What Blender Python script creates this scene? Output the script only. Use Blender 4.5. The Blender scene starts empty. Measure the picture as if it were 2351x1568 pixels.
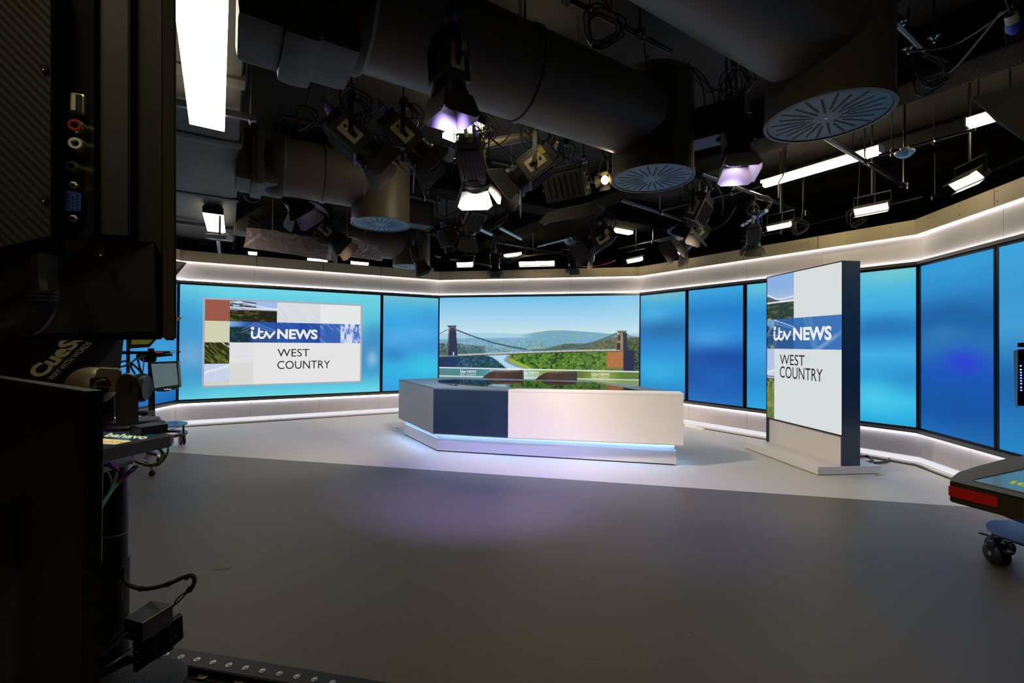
import bpy, bmesh, math, random
import numpy as np
from mathutils import Vector, Matrix
random.seed(7)
PI = math.pi
SC = bpy.context.scene
COL = SC.collection

# ------------------------------------------------------------------ camera, world, exposure
FPX, PITCH, ROLL, CY0, CAMH = 1034.41, 0.0081, 0.0068, 780.66, 1.4
cam_data = bpy.data.cameras.new('camera')
cam_data.sensor_width = 36.0
cam_data.lens = FPX / 2351 * 36.0
cam_data.shift_y = -(784 - CY0) / 2351
cam_data.clip_start = 0.02
cam = bpy.data.objects.new('camera', cam_data)
COL.objects.link(cam)
cam.matrix_world = Matrix.Translation((0, 0, CAMH)) @ Matrix.Rotation(PI / 2 + PITCH, 4, 'X') @ Matrix.Rotation(ROLL, 4, 'Z')
SC.camera = cam
world = bpy.data.worlds.new('world')
SC.world = world
world.use_nodes = True
world.node_tree.nodes['Background'].inputs[0].default_value = (0.010, 0.009, 0.008, 1)
world.node_tree.nodes['Background'].inputs[1].default_value = 1.0
SC.view_settings.view_transform = 'Standard'
SC.view_settings.look = 'None'
SC.view_settings.exposure = 0.0
SC.view_settings.gamma = 1.0
SC.view_settings.use_curve_mapping = False
SC.cycles.max_bounces = 6
SC.cycles.sample_clamp_indirect = 6.0

# ------------------------------------------------------------------ measuring helpers
def ray(px, py):
    x, y = px - 1175.5, py - CY0
    c, s = math.cos(ROLL), math.sin(ROLL)
    u, v = x * c + y * s, -x * s + y * c
    a, b, d = u / FPX, 1.0, -v / FPX
    c, s = math.cos(PITCH), math.sin(PITCH)
    return Vector((a, b * c - d * s, b * s + d * c))
O = Vector((0, 0, CAMH))
def atz(px, py, z):
    r = ray(px, py)
    return O + r * ((z - CAMH) / r.z)
def atd(px, py, d):
    r = ray(px, py)
    return O + r * (d / r.y)
def fl(px, py):
    return atz(px, py, 0.0)

# ------------------------------------------------------------------ materials
def srgb(c):
    return tuple(((x / 255 / 12.92) if x / 255 <= .04045 else ((x / 255 + .055) / 1.055) ** 2.4) for x in c)
MATS = {}
def mat(name, col, rough=.5, metal=0., emis=None, es=0., bump=0., bscale=80., var=0., vscale=6., spec=.5, alpha=1., trans=0.):
    if name in MATS: return MATS[name]
    m = bpy.data.materials.new(name); m.use_nodes = True
    nt = m.node_tree; b = nt.nodes['Principled BSDF']
    c = srgb(col)
    b.inputs['Base Color'].default_value = (*c, 1)
    b.inputs['Roughness'].default_value = rough
    b.inputs['Metallic'].default_value = metal
    b.inputs['Specular IOR Level'].default_value = spec
    b.inputs['Alpha'].default_value = alpha
    b.inputs['Transmission Weight'].default_value = trans
    if emis:
        b.inputs['Emission Color'].default_value = (*srgb(emis), 1)
        b.inputs['Emission Strength'].default_value = es
    tc = nt.nodes.new('ShaderNodeTexCoord')
    n = nt.nodes.new('ShaderNodeTexNoise'); n.inputs['Scale'].default_value = vscale; n.inputs['Detail'].default_value = 5
    nt.links.new(tc.outputs['Object'], n.inputs['Vector'])
    mx = nt.nodes.new('ShaderNodeMix'); mx.data_type = 'RGBA'
    v = max(var, .04)
    mx.inputs[6].default_value = (*[x * (1 - v) for x in c], 1)
    mx.inputs[7].default_value = (*[min(1, x * (1 + v)) for x in c], 1)
    nt.links.new(n.outputs['Fac'], mx.inputs[0])
    nt.links.new(mx.outputs[2], b.inputs['Base Color'])
    if bump:
        n2 = nt.nodes.new('ShaderNodeTexNoise'); n2.inputs['Scale'].default_value = bscale; n2.inputs['Detail'].default_value = 4
        nt.links.new(tc.outputs['Object'], n2.inputs['Vector'])
        bp = nt.nodes.new('ShaderNodeBump'); bp.inputs['Strength'].default_value = bump; bp.inputs['Distance'].default_value = .02
        nt.links.new(n2.outputs['Fac'], bp.inputs['Height'])
        nt.links.new(bp.outputs['Normal'], b.inputs['Normal'])
    MATS[name] = m
    return m
def glow(name, col, s):
    if name in MATS: return MATS[name]
    m = bpy.data.materials.new(name); m.use_nodes = True
    nt = m.node_tree; nt.nodes.clear()
    e = nt.nodes.new('ShaderNodeEmission'); o = nt.nodes.new('ShaderNodeOutputMaterial')
    e.inputs[0].default_value = (*srgb(col), 1); e.inputs[1].default_value = s
    nt.links.new(e.outputs[0], o.inputs[0])
    MATS[name] = m
    return m
def picture_mat():
    if 'screen_picture' in MATS: return MATS['screen_picture']
    m = bpy.data.materials.new('screen_picture'); m.use_nodes = True
    nt = m.node_tree; b = nt.nodes['Principled BSDF']
    a = nt.nodes.new('ShaderNodeAttribute'); a.attribute_name = 'Col'
    b.inputs['Base Color'].default_value = (.004, .004, .004, 1)
    b.inputs['Roughness'].default_value = .45
    b.inputs['Specular IOR Level'].default_value = .15
    b.inputs['Emission Strength'].default_value = 1.0
    nt.links.new(a.outputs['Color'], b.inputs['Emission Color'])
    MATS['screen_picture'] = m
    return m

black = mat('black_matte', (22, 21, 20), .55, var=.1)
black_paint = mat('black_paint', (20, 19, 20), .42)
black_deep = mat('black_plastic', (14, 13, 12), .5)
black_satin = mat('black_satin_metal', (30, 31, 36), .35, .5)
fixture = mat('fixture_black', (58, 54, 47), .42, .2)
fixture_fin = mat('fixture_fins', (74, 74, 80), .4, .4)
flag_grey = mat('barn_door_grey', (112, 122, 130), .5, .25)
flag_dark = mat('barn_door_black', (44, 40, 36), .55, .1)
panel_beige = mat('control_panel_plate', (190, 178, 140), .45, .2)
steel = mat('zinc_steel', (190, 190, 188), .3, .95)
pipe_mat = mat('dark_steel_pipe', (70, 72, 76), .33, .85)
chrome = mat('chrome', (215, 212, 208), .18, 1.)
duct_mat = mat('grey_painted_duct', (92, 84, 74), .5, .15, bump=.03, bscale=20, var=.12, vscale=3)
duct_fabric = mat('dark_duct_wrap', (58, 55, 50), .6, .1, bump=.25, bscale=7, var=.15)
diff_blue = mat('diffuser_plate_blue', (66, 96, 120), .45, .2)
diff_grey = mat('diffuser_plate_grey', (70, 84, 96), .45, .2)
slot_black = mat('slot_black', (5, 6, 8), .7)
felt = mat('acoustic_felt', (27, 25, 23), .95, bump=1.0, bscale=160, var=.5, vscale=90, spec=.1)
foil = mat('grey_wrap_foil', (196, 178, 170), .45, .3, bump=1.0, bscale=16, var=.15)
white_lam = mat('white_laminate', (226, 222, 218), .45)
panel_white = mat('lit_panel_white', (212, 206, 198), .6, var=.02)
kick_white = mat('kick_panel_white', (205, 200, 200), .55, var=.02)
fascia_mat = mat('brushed_fascia', (186, 172, 138), .45, .1, var=.09, vscale=2.5, bump=.03, bscale=30)
trim_mat = mat('bronze_grey_trim', (120, 112, 104), .38, .55)
bezel = mat('screen_bezel', (10, 10, 12), .35)
navy = mat('navy_laminate', (36, 56, 78), .42, var=.05)
navy_edge = mat('slate_edge', (104, 128, 142), .45, .2)
slate = mat('slate_metallic', (146, 150, 156), .36, .35, var=.04)
glass_black = mat('glossy_black_glass', (5, 6, 8), .035, 0., spec=.9)
rubber = mat('black_rubber', (18, 16, 16), .5)
leather = mat('brown_leather', (84, 66, 60), .5, bump=.12, bscale=140)
leather_edge = mat('brown_leather_edge', (120, 100, 88), .5)
bl_plug = mat('blue_plug', (60, 80, 235), .4)
wh_plug = mat('white_plug', (205, 205, 195), .45)
ylw = mat('yellow_label', (205, 190, 30), .5)
org = mat('orange_band', (225, 90, 30), .45)
grn_cable = mat('green_cable', (150, 230, 170), .45)
tan_cable = mat('tan_cable', (240, 205, 150), .45)
purple = mat('purple_boot', (190, 84, 220), .45)
red_plastic = mat('red_plastic', (220, 40, 26), .3)
blue_plate = mat('blue_black_plate', (22, 34, 62), .3, .2)
ceil_mat = mat('black_ceiling_tile', (40, 35, 28), .8, bump=.1, bscale=120)
white_plastic = mat('white_plastic', (200, 200, 200), .4)
brownbox = mat('brown_black_housing', (40, 26, 22), .45, .3)
ink = mat('pale_print', (246, 238, 196), .6)
ink2 = mat('dim_print', (120, 118, 110), .6)
led_white = glow('led_strip_cool', (244, 240, 252), 13.0)
led_soft = glow('led_strip_soft', (238, 236, 244), .95)
led_blue = glow('led_strip_blue', (120, 185, 255), 26.0)
warm_tube = glow('fluorescent_warm', (255, 236, 190), 24.)
warm_led = glow('led_panel_warm', (255, 235, 215), 22.)
tube_left = glow('fluorescent_neutral', (255, 240, 210), 13.)
lilac = glow('lilac_lens', (215, 200, 255), 14.)
halogen = glow('halogen_warm', (255, 215, 130), 14.)
txt_white = glow('screen_text_white', (238, 238, 240), 1.0)
txt_dark = glow('screen_text_dark', (24, 24, 34), 1.0)
txt_soft = glow('screen_text_soft', (225, 235, 232), 1.0)

# ------------------------------------------------------------------ object helpers
WM = {}
def tag(o, label=None, cat=None, group=None, kind=None):
    if label: o['label'] = label
    if cat: o['category'] = cat
    if group: o['group'] = group
    if kind: o['kind'] = kind
    return o
def thing(name, label, cat, loc=(0, 0, 0), rot=None, group=None):
    o = bpy.data.objects.new(name, None); COL.objects.link(o)
    o.empty_display_size = .1
    M = Matrix.Translation(Vector(loc))
    if rot is not None: M = M @ rot.to_4x4()
    o.matrix_world = M
    WM[o.name] = M
    return tag(o, label, cat, group)
def part(name, bm, m, parent=None, label=None, smooth=False, local=False, kind=None):
    """link a bmesh as ONE object; world coordinates unless local"""
    me = bpy.data.meshes.new(name)
    Mw = Matrix.Identity(4)
    if parent is not None:
        Mw = WM[parent.name]
        if not local: bm.transform(Mw.inverted())
    bmesh.ops.recalc_face_normals(bm, faces=bm.faces)
    bm.to_mesh(me); bm.free()
    if smooth:
        for p in me.polygons: p.use_smooth = True
        try: me.set_sharp_from_angle(angle=math.radians(35))
        except Exception: pass
    me.materials.append(m)
    o = bpy.data.objects.new(name, me); COL.objects.link(o)
    if parent is not None: o.parent = parent
    WM[o.name] = Mw
    if label: o['label'] = label
    if kind: o['kind'] = kind
    return o
def solo(name, bm, m, label, cat, group=None, smooth=False, kind=None):
    """a top-level thing that is one mesh; origin moved to its base"""
    co = [v.co for v in bm.verts]
    c = Vector((sum(v.x for v in co) / len(co), sum(v.y for v in co) / len(co), min(v.z for v in co)))
    bm.transform(Matrix.Translation(-c))
    o = part(name, bm, m, smooth=smooth)
    o.matrix_world = Matrix.Translation(c); WM[o.name] = Matrix.Translation(c)
    return tag(o, label, cat, group, kind)
def struct(name, bm, m, smooth=False):
    o = part(name, bm, m, smooth=smooth); o['kind'] = 'structure'
    return o
def NB(): return bmesh.new()
def V(*a): return Vector(a)
def frame(F, up=Vector((0, 0, 1))):
    F = Vector(F).normalized()
    if abs(F.dot(up)) > .999: up = Vector((0, 1, 0))
    R = F.cross(up).normalized(); U = R.cross(F).normalized()
    return R, F, U            # x, y, z
def frm(F, up=Vector((0, 0, 1))):
    R, Fn, U = frame(F, up)
    return Matrix((R, Fn, U)).transposed()
def box(bm, c, s, M=None, bev=0.):
    c = Vector(c)
    r = bmesh.ops.create_cube(bm, size=1)
    vs = r['verts']
    for v in vs:
        p = Vector((v.co.x * s[0], v.co.y * s[1], v.co.z * s[2]))
        v.co = p
    if bev:
        es = list({e for v in vs for e in v.link_edges})
        rr = bmesh.ops.bevel(bm, geom=es, offset=bev, segments=2, affect='EDGES', profile=.7)
        vs = list({v for f in rr['faces'] for v in f.verts} | {v for v in vs if v.is_valid})
    for v in vs:
        v.co = (M @ v.co if M is not None else v.co) + c
    return bm
def box_mm(bm, x0, x1, y0, y1, z0, z1, bev=0.):
    return box(bm, ((x0 + x1) / 2, (y0 + y1) / 2, (z0 + z1) / 2), (abs(x1 - x0), abs(y1 - y0), abs(z1 - z0)), None, bev)
def prism(bm, pts, vec):
    """closed polygon pts extruded by vec"""
    a = [bm.verts.new(Vector(p)) for p in pts]
    b = [bm.verts.new(Vector(p) + Vector(vec)) for p in pts]
    n = len(pts)
    bm.faces.new(a); bm.faces.new(b[::-1])
    for i in range(n):
        bm.faces.new((a[i], a[(i + 1) % n], b[(i + 1) % n], b[i]))
    return bm
def cyl(bm, p0, p1, r0, r1=None, seg=20, caps=True):
    p0, p1 = Vector(p0), Vector(p1)
    r1 = r0 if r1 is None else r1
    R, F, U = frame(p1 - p0)
    a, b = [], []
    for i in range(seg):
        t = 2 * PI * i / seg
        d = R * math.cos(t) + U * math.sin(t)
        a.append(bm.verts.new(p0 + d * r0)); b.append(bm.verts.new(p1 + d * r1))
    for i in range(seg):
        bm.faces.new((a[i], a[(i + 1) % seg], b[(i + 1) % seg], b[i]))
    if caps: bm.faces.new(a[::-1]); bm.faces.new(b)
    return bm
def smooth_pts(pts, n=6):
    pts = [Vector(p) for p in pts]
    P = [pts[0] * 2 - pts[1]] + pts + [pts[-1] * 2 - pts[-2]]
    out = []
    for i in range(1, len(P) - 2):
        for k in range(n):
            t = k / n; p0, p1, p2, p3 = P[i - 1:i + 3]
            out.append(.5 * ((2 * p1) + (p2 - p0) * t + (2 * p0 - 5 * p1 + 4 * p2 - p3) * t * t + (3 * p1 - p0 - 3 * p2 + p3) * t ** 3))
    out.append(pts[-1])
    return out
def tube(bm, pts, r, seg=8, smooth=5):
    if smooth and len(pts) > 2: pts = smooth_pts(pts, smooth)
    pts = [Vector(p) for p in pts]
    rings = []
    up = Vector((0, 0, 1)); Rp = None
    for i, p in enumerate(pts):
        T = (pts[min(i + 1, len(pts) - 1)] - pts[max(i - 1, 0)])
        if T.length < 1e-7: T = Vector((0, 0, 1))
        T.normalize()
        if Rp is None:
            Rp = T.cross(up) if abs(T.dot(up)) < .95 else T.cross(Vector((0, 1, 0)))
        Rp = (Rp - T * Rp.dot(T)).normalized()
        B = T.cross(Rp)
        rr = r[i] if isinstance(r, (list, tuple)) else r
        rings.append([bm.verts.new(p + (Rp * math.cos(2 * PI * k / seg) + B * math.sin(2 * PI * k / seg)) * rr) for k in range(seg)])
    for a, b in zip(rings, rings[1:]):
        for k in range(seg):
            bm.faces.new((a[k], a[(k + 1) % seg], b[(k + 1) % seg], b[k]))
    bm.faces.new(rings[0][::-1]); bm.faces.new(rings[-1])
    return bm
def lathe(bm, prof, c, axis=Vector((0, 0, 1)), seg=32):
    """prof: list of (radius, height along axis)"""
    R, F, U = frame(axis)
    c = Vector(c); rings = []
    for r, h in prof:
        if r < 1e-6: rings.append([bm.verts.new(c + F * h)])
        else: rings.append([bm.verts.new(c + F * h + (R * math.cos(2 * PI * k / seg) + U * math.sin(2 * PI * k / seg)) * r) for k in range(seg)])
    for a, b in zip(rings, rings[1:]):
        if len(a) == 1 and len(b) == 1: continue
        for k in range(seg):
            q = (k + 1) % seg
            if len(a) == 1: bm.faces.new((a[0], b[q], b[k]))
            elif len(b) == 1: bm.faces.new((a[k], a[q], b[0]))
            else: bm.faces.new((a[k], a[q], b[q], b[k]))
    return bm
def ringloop(c, r, ax=Vector((0, 1, 0)), n=24, turns=1, wob=0., drop=0.):
    R, F, U = frame(ax)
    out = []
    for i in range(int(n * turns) + 1):
        t = 2 * PI * i / n
        rr = r * (1 + wob * math.sin(3.1 * t / turns + 1))
        out.append(Vector(c) + (R * math.cos(t) + U * math.sin(t)) * rr + F * (drop * i / n))
    return out

# ---- flat lettering laid on a surface
def text_part(name, body, origin, R, U, width, height, m, parent, bold=0., thick=.0012, mirror=False, label=None):
    cu = bpy.data.curves.new('lettering', 'FONT'); cu.body = body; cu.size = 1; cu.offset = bold
    cu.resolution_u = 4
    o = bpy.data.objects.new('lettering', cu); COL.objects.link(o)
    dg = bpy.context.evaluated_depsgraph_get(); dg.update()
    me = bpy.data.meshes.new_from_object(o.evaluated_get(dg))
    bpy.data.objects.remove(o); bpy.data.curves.remove(cu)
    bm = NB(); bm.from_mesh(me); bpy.data.meshes.remove(me)
    xs = [v.co.x for v in bm.verts]; ys = [v.co.y for v in bm.verts]
    x0, x1, y0, y1 = min(xs), max(xs), min(ys), max(ys)
    R, U = Vector(R).normalized(), Vector(U).normalized(); N = R.cross(U).normalized()
    for v in bm.verts:
        a = (v.co.x - x0) / (x1 - x0) * width; b = (v.co.y - y0) / (y1 - y0) * height
        if mirror: a = width - a
        v.co = Vector(origin) + R * a + U * b + N * thick
    return part(name, bm, m, parent, label)
def itv_mark(name, origin, R, U, width, height, m, parent, thick=.0012):
    R, U = Vector(R).normalized(), Vector(U).normalized(); N = R.cross(U).normalized()
    bm = NB(); rad = .41
    def P(x, y): return Vector(origin) + R * (x / 10.6 * width) + U * (y / 4.93 * height) + N * thick
    def disc(x, y, r, n=18):
        bm.faces.new([bm.verts.new(P(x + r * math.cos(2 * PI * k / n), y + r * math.sin(2 * PI * k / n))) for k in range(n)])
    def stroke(pts, r=rad, n=6):
        q = smooth_pts([Vector((a, b, 0)) for a, b in pts], n) if len(pts) > 2 else [Vector((a, b, 0)) for a, b in pts]
        for a, b in zip(q, q[1:]):
            d = (b - a).normalized(); s = Vector((-d.y, d.x, 0)) * r
            bm.faces.new([bm.verts.new(P(v.x, v.y)) for v in (a + s, a - s, b - s, b + s)])
        for a in q: disc(a.x, a.y, r, 14)
    disc(.95, 4.25, .68)
    stroke([(.75, 2.9), (.75, 1.45), (.95, .75), (1.6, .42), (2.5, .6), (3.1, 1.1), (3.5, 1.9)], .43)
    stroke([(3.6, 4.1), (3.6, 1.4), (3.9, .7), (4.6, .42), (5.4, .6), (6.0, 1.2), (6.35, 2.1), (6.45, 2.9)], .41)
    stroke([(3.6, 2.9), (5.15, 2.9)], .34)
    stroke([(6.45, 2.9), (6.9, 2.3), (8.05, .5)], .41); stroke([(8.05, .5), (10.0, 2.85)], .41)
    return part(name, bm, m, parent)

# ---- pictures shown by screens
def vnoise(X, Y, seed=0):
    rs = np.random.RandomState(seed); T = rs.rand(64, 64)
    xi = np.floor(X).astype(int); yi = np.floor(Y).astype(int)
    fx = X - xi; fy = Y - yi; fx = fx * fx * (3 - 2 * fx); fy = fy * fy * (3 - 2 * fy)
    g = lambda a, b: T[a % 64, b % 64]
    return (g(xi, yi) * (1 - fx) + g(xi + 1, yi) * fx) * (1 - fy) + (g(xi, yi + 1) * (1 - fx) + g(xi + 1, yi + 1) * fx) * fy
def fbm(X, Y, seed=0, o=4):
    s = 0; a = .5; t = 0
    for k in range(o):
        s = s + a * vnoise(X * 2 ** k, Y * 2 ** k, seed + k); t += a; a *= .6
    return s / t
def sst(a, b, x):
    t = np.clip((x - a) / (b - a), 0, 1); return t * t * (3 - 2 * t)
def mixc(C, c2, m):
    m = np.clip(m, 0, 1)[..., None]
    return C * (1 - m) + np.asarray(c2, float) * m
def screen_grid(name, parent, P0, P1, P2, nu, nv, painter, gain=1.):
    """P0 top-left, P1 top-right, P2 bottom-left; painter(U,V)->rgb 0..255"""
    P0, P1, P2 = np.array(P0), np.array(P1), np.array(P2)
    inv = np.array(WM[parent.name].inverted())
    u = np.linspace(0, 1, nu + 1); v = np.linspace(0, 1, nv + 1)
    Uu, Vv = np.meshgrid(u, v)
    P = P0 + Uu[..., None] * (P1 - P0) + Vv[..., None] * (P2 - P0)
    P = P.reshape(-1, 3) @ inv[:3, :3].T + inv[:3, 3]
    n = nu + 1
    i, j = np.meshgrid(np.arange(nu), np.arange(nv)); i = i.ravel(); j = j.ravel()
    F = np.stack([j * n + i, (j + 1) * n + i, (j + 1) * n + i + 1, j * n + i + 1], 1)
    me = bpy.data.meshes.new(name)
    me.vertices.add(len(P)); me.vertices.foreach_set('co', P.astype(np.float32).ravel())
    me.loops.add(F.size); me.loops.foreach_set('vertex_index', F.ravel().astype(np.int32))
    me.polygons.add(len(F)); me.polygons.foreach_set('loop_start', np.arange(0, F.size, 4, dtype=np.int32))
    me.update(calc_edges=True)
    C = np.clip(painter(Uu, Vv), 0, 255) / 255.
    L = np.where(C <= .04045, C / 12.92, ((C + .055) / 1.055) ** 2.4) * gain
    at = me.color_attributes.new('Col', 'FLOAT_COLOR', 'POINT')
    at.data.foreach_set('color', np.concatenate([L.reshape(-1, 3), np.ones((len(P), 1))], 1).astype(np.float32).ravel())
    me.materials.append(picture_mat())
    o = bpy.data.objects.new(name, me); COL.objects.link(o); o.parent = parent
    WM[o.name] = WM[parent.name]
    return o
def bokeh(base, blobs):
    """base: list of (v,color) stops; blobs: (u,v,su,sv,color,alpha)"""
    def f(Uu, Vv):
        C = np.zeros(Uu.shape + (3,))
        vs = [b[0] for b in base]
        for k in range(3): C[..., k] = np.interp(Vv, vs, [b[1][k] for b in base])
        for (bu, bv, su, sv, c, a) in blobs:
            C = mixc(C, c, a * np.exp(-((Uu - bu) / su) ** 2 - ((Vv - bv) / sv) ** 2))
        return C
    return f

# ------------------------------------------------------------------ the set plan (corners of the curved wall)
PA0, PA, PB, PC, PD, PE = V(-5.26, 4.5, 0), V(-5.502, 7.378, 0), V(-1.535, 9.48, 0), V(2.485, 8.723, 0), V(4.83, 5.304, 0), V(4.30, 2.62, 0)
CH = [PA0, PA, PB, PC, PD, PE]
SIDES = ['far_left', 'left', 'back', 'right', 'near_right']
FT, FB, ST, SB = 2.889, 2.716, 2.348, .433
def offs(d):
    """the chain moved d metres into the room, mitred at its corners"""
    N = []
    for a, b in zip(CH, CH[1:]):
        t = (b - a).normalized(); N.append(V(t.y, -t.x, 0))
    out = []
    for i, p in enumerate(CH):
        if i == 0: out.append(p + N[0] * d)
        elif i == len(CH) - 1: out.append(p + N[-1] * d)
        else:
            m = (N[i - 1] + N[i]).normalized(); out.append(p + m * (d / m.dot(N[i])))
    return out
def seg_t(k, px):
    """fraction along wall k (at its face) seen at image column px"""
    a, b = CH[k], CH[k + 1]; r = ray(px, 787)
    d = b - a
    den = d.x * r.y - d.y * r.x
    return (a.y * r.x - a.x * r.y) / den
def strip(bm, k, z0, z1, d0, d1, t0=0., t1=1.):
    A, B = offs(d0), offs(d1)
    a0 = A[k].lerp(A[k + 1], t0); a1 = A[k].lerp(A[k + 1], t1)
    b0 = B[k].lerp(B[k + 1], t0); b1 = B[k].lerp(B[k + 1], t1)
    z = V(0, 0, z0)
    return prism(bm, [a0 + z, a1 + z, b1 + z, b0 + z], (0, 0, z1 - z0))
def wp(k, t, z, d):
    A = offs(d); p = A[k].lerp(A[k + 1], t); return V(p.x, p.y, z)
joints_up = {0: [.5], 1: [seg_t(1, x) for x in (581, 737, 873)], 2: [seg_t(2, x) for x in (1155, 1309)], 3: [seg_t(3, x) for x in (1582, 1715, 1889)], 4: [seg_t(4, 2307)]}
joints_dn = {0: [.5], 1: [seg_t(1, x) for x in (577, 733, 870)], 2: [.33, .66], 3: [seg_t(3, x) for x in (1582, 1716, 1900)], 4: [seg_t(4, 2230)]}

# ------------------------------------------------------------------ shell: floor, ceiling, outer walls
def floor_mat(name, col, rough, marks):
    m = mat(name, col, rough, 0, var=.05, vscale=1.3, bump=.04, bscale=40)
    nt = m.node_tree; b = nt.nodes['Principled BSDF']
    src = b.inputs['Base Color'].links[0].from_socket
    tc = nt.nodes['Texture Coordinate']
    vo = nt.nodes.new('ShaderNodeTexNoise'); vo.inputs['Scale'].default_value = 46; vo.inputs['Detail'].default_value = 2
    nt.links.new(tc.outputs['Object'], vo.inputs['Vector'])
    cr = nt.nodes.new('ShaderNodeMapRange'); cr.inputs[1].default_value = .755; cr.inputs[2].default_value = .79
    nt.links.new(vo.outputs['Fac'], cr.inputs[0])
    mp = nt.nodes.new('ShaderNodeMapping'); mp.inputs['Scale'].default_value = (1.2, 26, 1); mp.inputs['Rotation'].default_value = (0, 0, .5)
    nt.links.new(tc.outputs['Object'], mp.inputs[0])
    sc = nt.nodes.new('ShaderNodeTexNoise'); sc.inputs['Scale'].default_value = 1.6; sc.inputs['Detail'].default_value = 3
    nt.links.new(mp.outputs[0], sc.inputs['Vector'])
    sr = nt.nodes.new('ShaderNodeMapRange'); sr.inputs[1].default_value = .70; sr.inputs[2].default_value = .76; sr.inputs[4].default_value = .35
    nt.links.new(sc.outputs['Fac'], sr.inputs[0])
    mx = nt.nodes.new('ShaderNodeMix'); mx.data_type = 'RGBA'; mx.inputs[7].default_value = (*srgb(marks), 1)
    mx2 = nt.nodes.new('ShaderNodeMix'); mx2.data_type = 'RGBA'; mx2.inputs[7].default_value = (*srgb(marks), 1)
    nt.links.new(cr.outputs[0], mx.inputs[0]); nt.links.new(src, mx.inputs[6])
    nt.links.new(sr.outputs[0], mx2.inputs[0]); nt.links.new(mx.outputs[2], mx2.inputs[6])
    nt.links.new(mx2.outputs[2], b.inputs['Base Color'])
    return m
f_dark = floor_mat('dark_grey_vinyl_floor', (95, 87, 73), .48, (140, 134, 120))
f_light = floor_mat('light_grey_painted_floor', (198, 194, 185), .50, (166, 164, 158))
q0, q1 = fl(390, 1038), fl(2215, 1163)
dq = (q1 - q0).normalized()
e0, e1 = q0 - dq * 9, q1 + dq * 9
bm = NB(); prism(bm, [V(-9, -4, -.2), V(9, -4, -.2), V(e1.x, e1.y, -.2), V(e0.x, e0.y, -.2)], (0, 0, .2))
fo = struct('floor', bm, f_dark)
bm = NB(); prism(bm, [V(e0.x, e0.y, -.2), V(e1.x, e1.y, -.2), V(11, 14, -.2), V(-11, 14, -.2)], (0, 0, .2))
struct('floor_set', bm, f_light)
ZC = 3.95
bm = NB(); box_mm(bm, -9, 9, -4, 14, ZC, ZC + .1)
ce = struct('ceiling', bm, ceil_mat)
bm = NB()
for k in range(-2, 8):
    pass
for nm, a in (('wall_outer_left', (-9.1, -9, -4, 14)), ('wall_outer_right', (9, 9.1, -4, 14)), ('wall_outer_back', (-9, 9, 14, 14.1)), ('wall_rear', (-9, 9, -4.1, -4))):
    bm = NB(); box_mm(bm, a[0], a[1], a[2], a[3], 0, ZC)
    struct(nm, bm, mat('black_drape_wall', (26, 24, 22), .8, bump=.3, bscale=12))

# ------------------------------------------------------------------ the set walls
for k, s in enumerate(SIDES):
    bm = NB(); strip(bm, k, 0, FT - .02, -.14, -.002)
    w = struct('wall_' + s, bm, black)
    bm = NB(); strip(bm, k, FB, FT, .072, .10); strip(bm, k, FB + .05, FT - .002, -.0015, .0715)
    fa = part('fascia', bm, fascia_mat, w)
    js = [0] + joints_up[k] + [1]
    bm = NB()
    for j in joints_up[k]: strip(bm, k, FB + .002, FT - .002, .1001, .1012, j - .0008, j + .0008)
    part('fascia_joint', bm, slot_black, w)
    L = (CH[k + 1] - CH[k]).length
    bm = NB()
    n = int(L / .45)
    for i in range(n):
        for z in (FB + .04, FT - .04):
            p = wp(k, (i + .5) / n, z, .1)
            nv = (offs(.2)[k] - offs(.1)[k]); t_ = (CH[k + 1] - CH[k]).normalized(); nv = V(t_.y, -t_.x, 0)
            cyl(bm, p, p + nv * .0025, .007, seg=8)
    part('screw_heads', bm, trim_mat, w, smooth=True)
    for i, (a, b) in enumerate(zip(js, js[1:])):
        g = .0012 / L * 1.6
        bm = NB(); strip(bm, k, 2.402, FB + .048, -.0015, .012, a + g, b - g)
        part('cornice_panel', bm, panel_white, w)
    bm = NB(); strip(bm, k, FB + .020, FB + .028, .020, .036); part('led_strip', bm, led_white, w)
    bm = NB(); strip(bm, k, 2.401, 2.407, .018, .032); part('led_strip', bm, led_white, w)
    bm = NB(); strip(bm, k, 2.365, 2.401, -.0015, .075); part('ledge', bm, trim_mat, w)
    bm = NB(); strip(bm, k, .382, .424, -.0015, .085); part('sill', bm, trim_mat, w)
    bm = NB(); strip(bm, k, .374, .3815, .020, .036); part('led_strip', bm, led_white, w)
    js = [0] + joints_dn[k] + [1]
    for a, b in zip(js, js[1:]):
        g = .002 / L
        bm = NB(); strip(bm, k, .105, .3735, -.0015, .010, a + g, b - g)
        part('kick_panel', bm, kick_white, w)
    bm = NB(); strip(bm, k, .0, .102, -.0015, .028)
    bb = part('baseboard_' + s, bm, white_lam); bb['kind'] = 'structure'
    bm = NB(); strip(bm, k, .036, .096, .0285, .033); part('led_strip', bm, led_soft, bb)
    bm = NB(); strip(bm, k, .0, .028, .0285, .075); part('plinth', bm, white_lam, bb)
    bm = NB(); strip(bm, k, .001, .008, .0755, .095); part('shadow_gap', bm, slot_black, bb)

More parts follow.
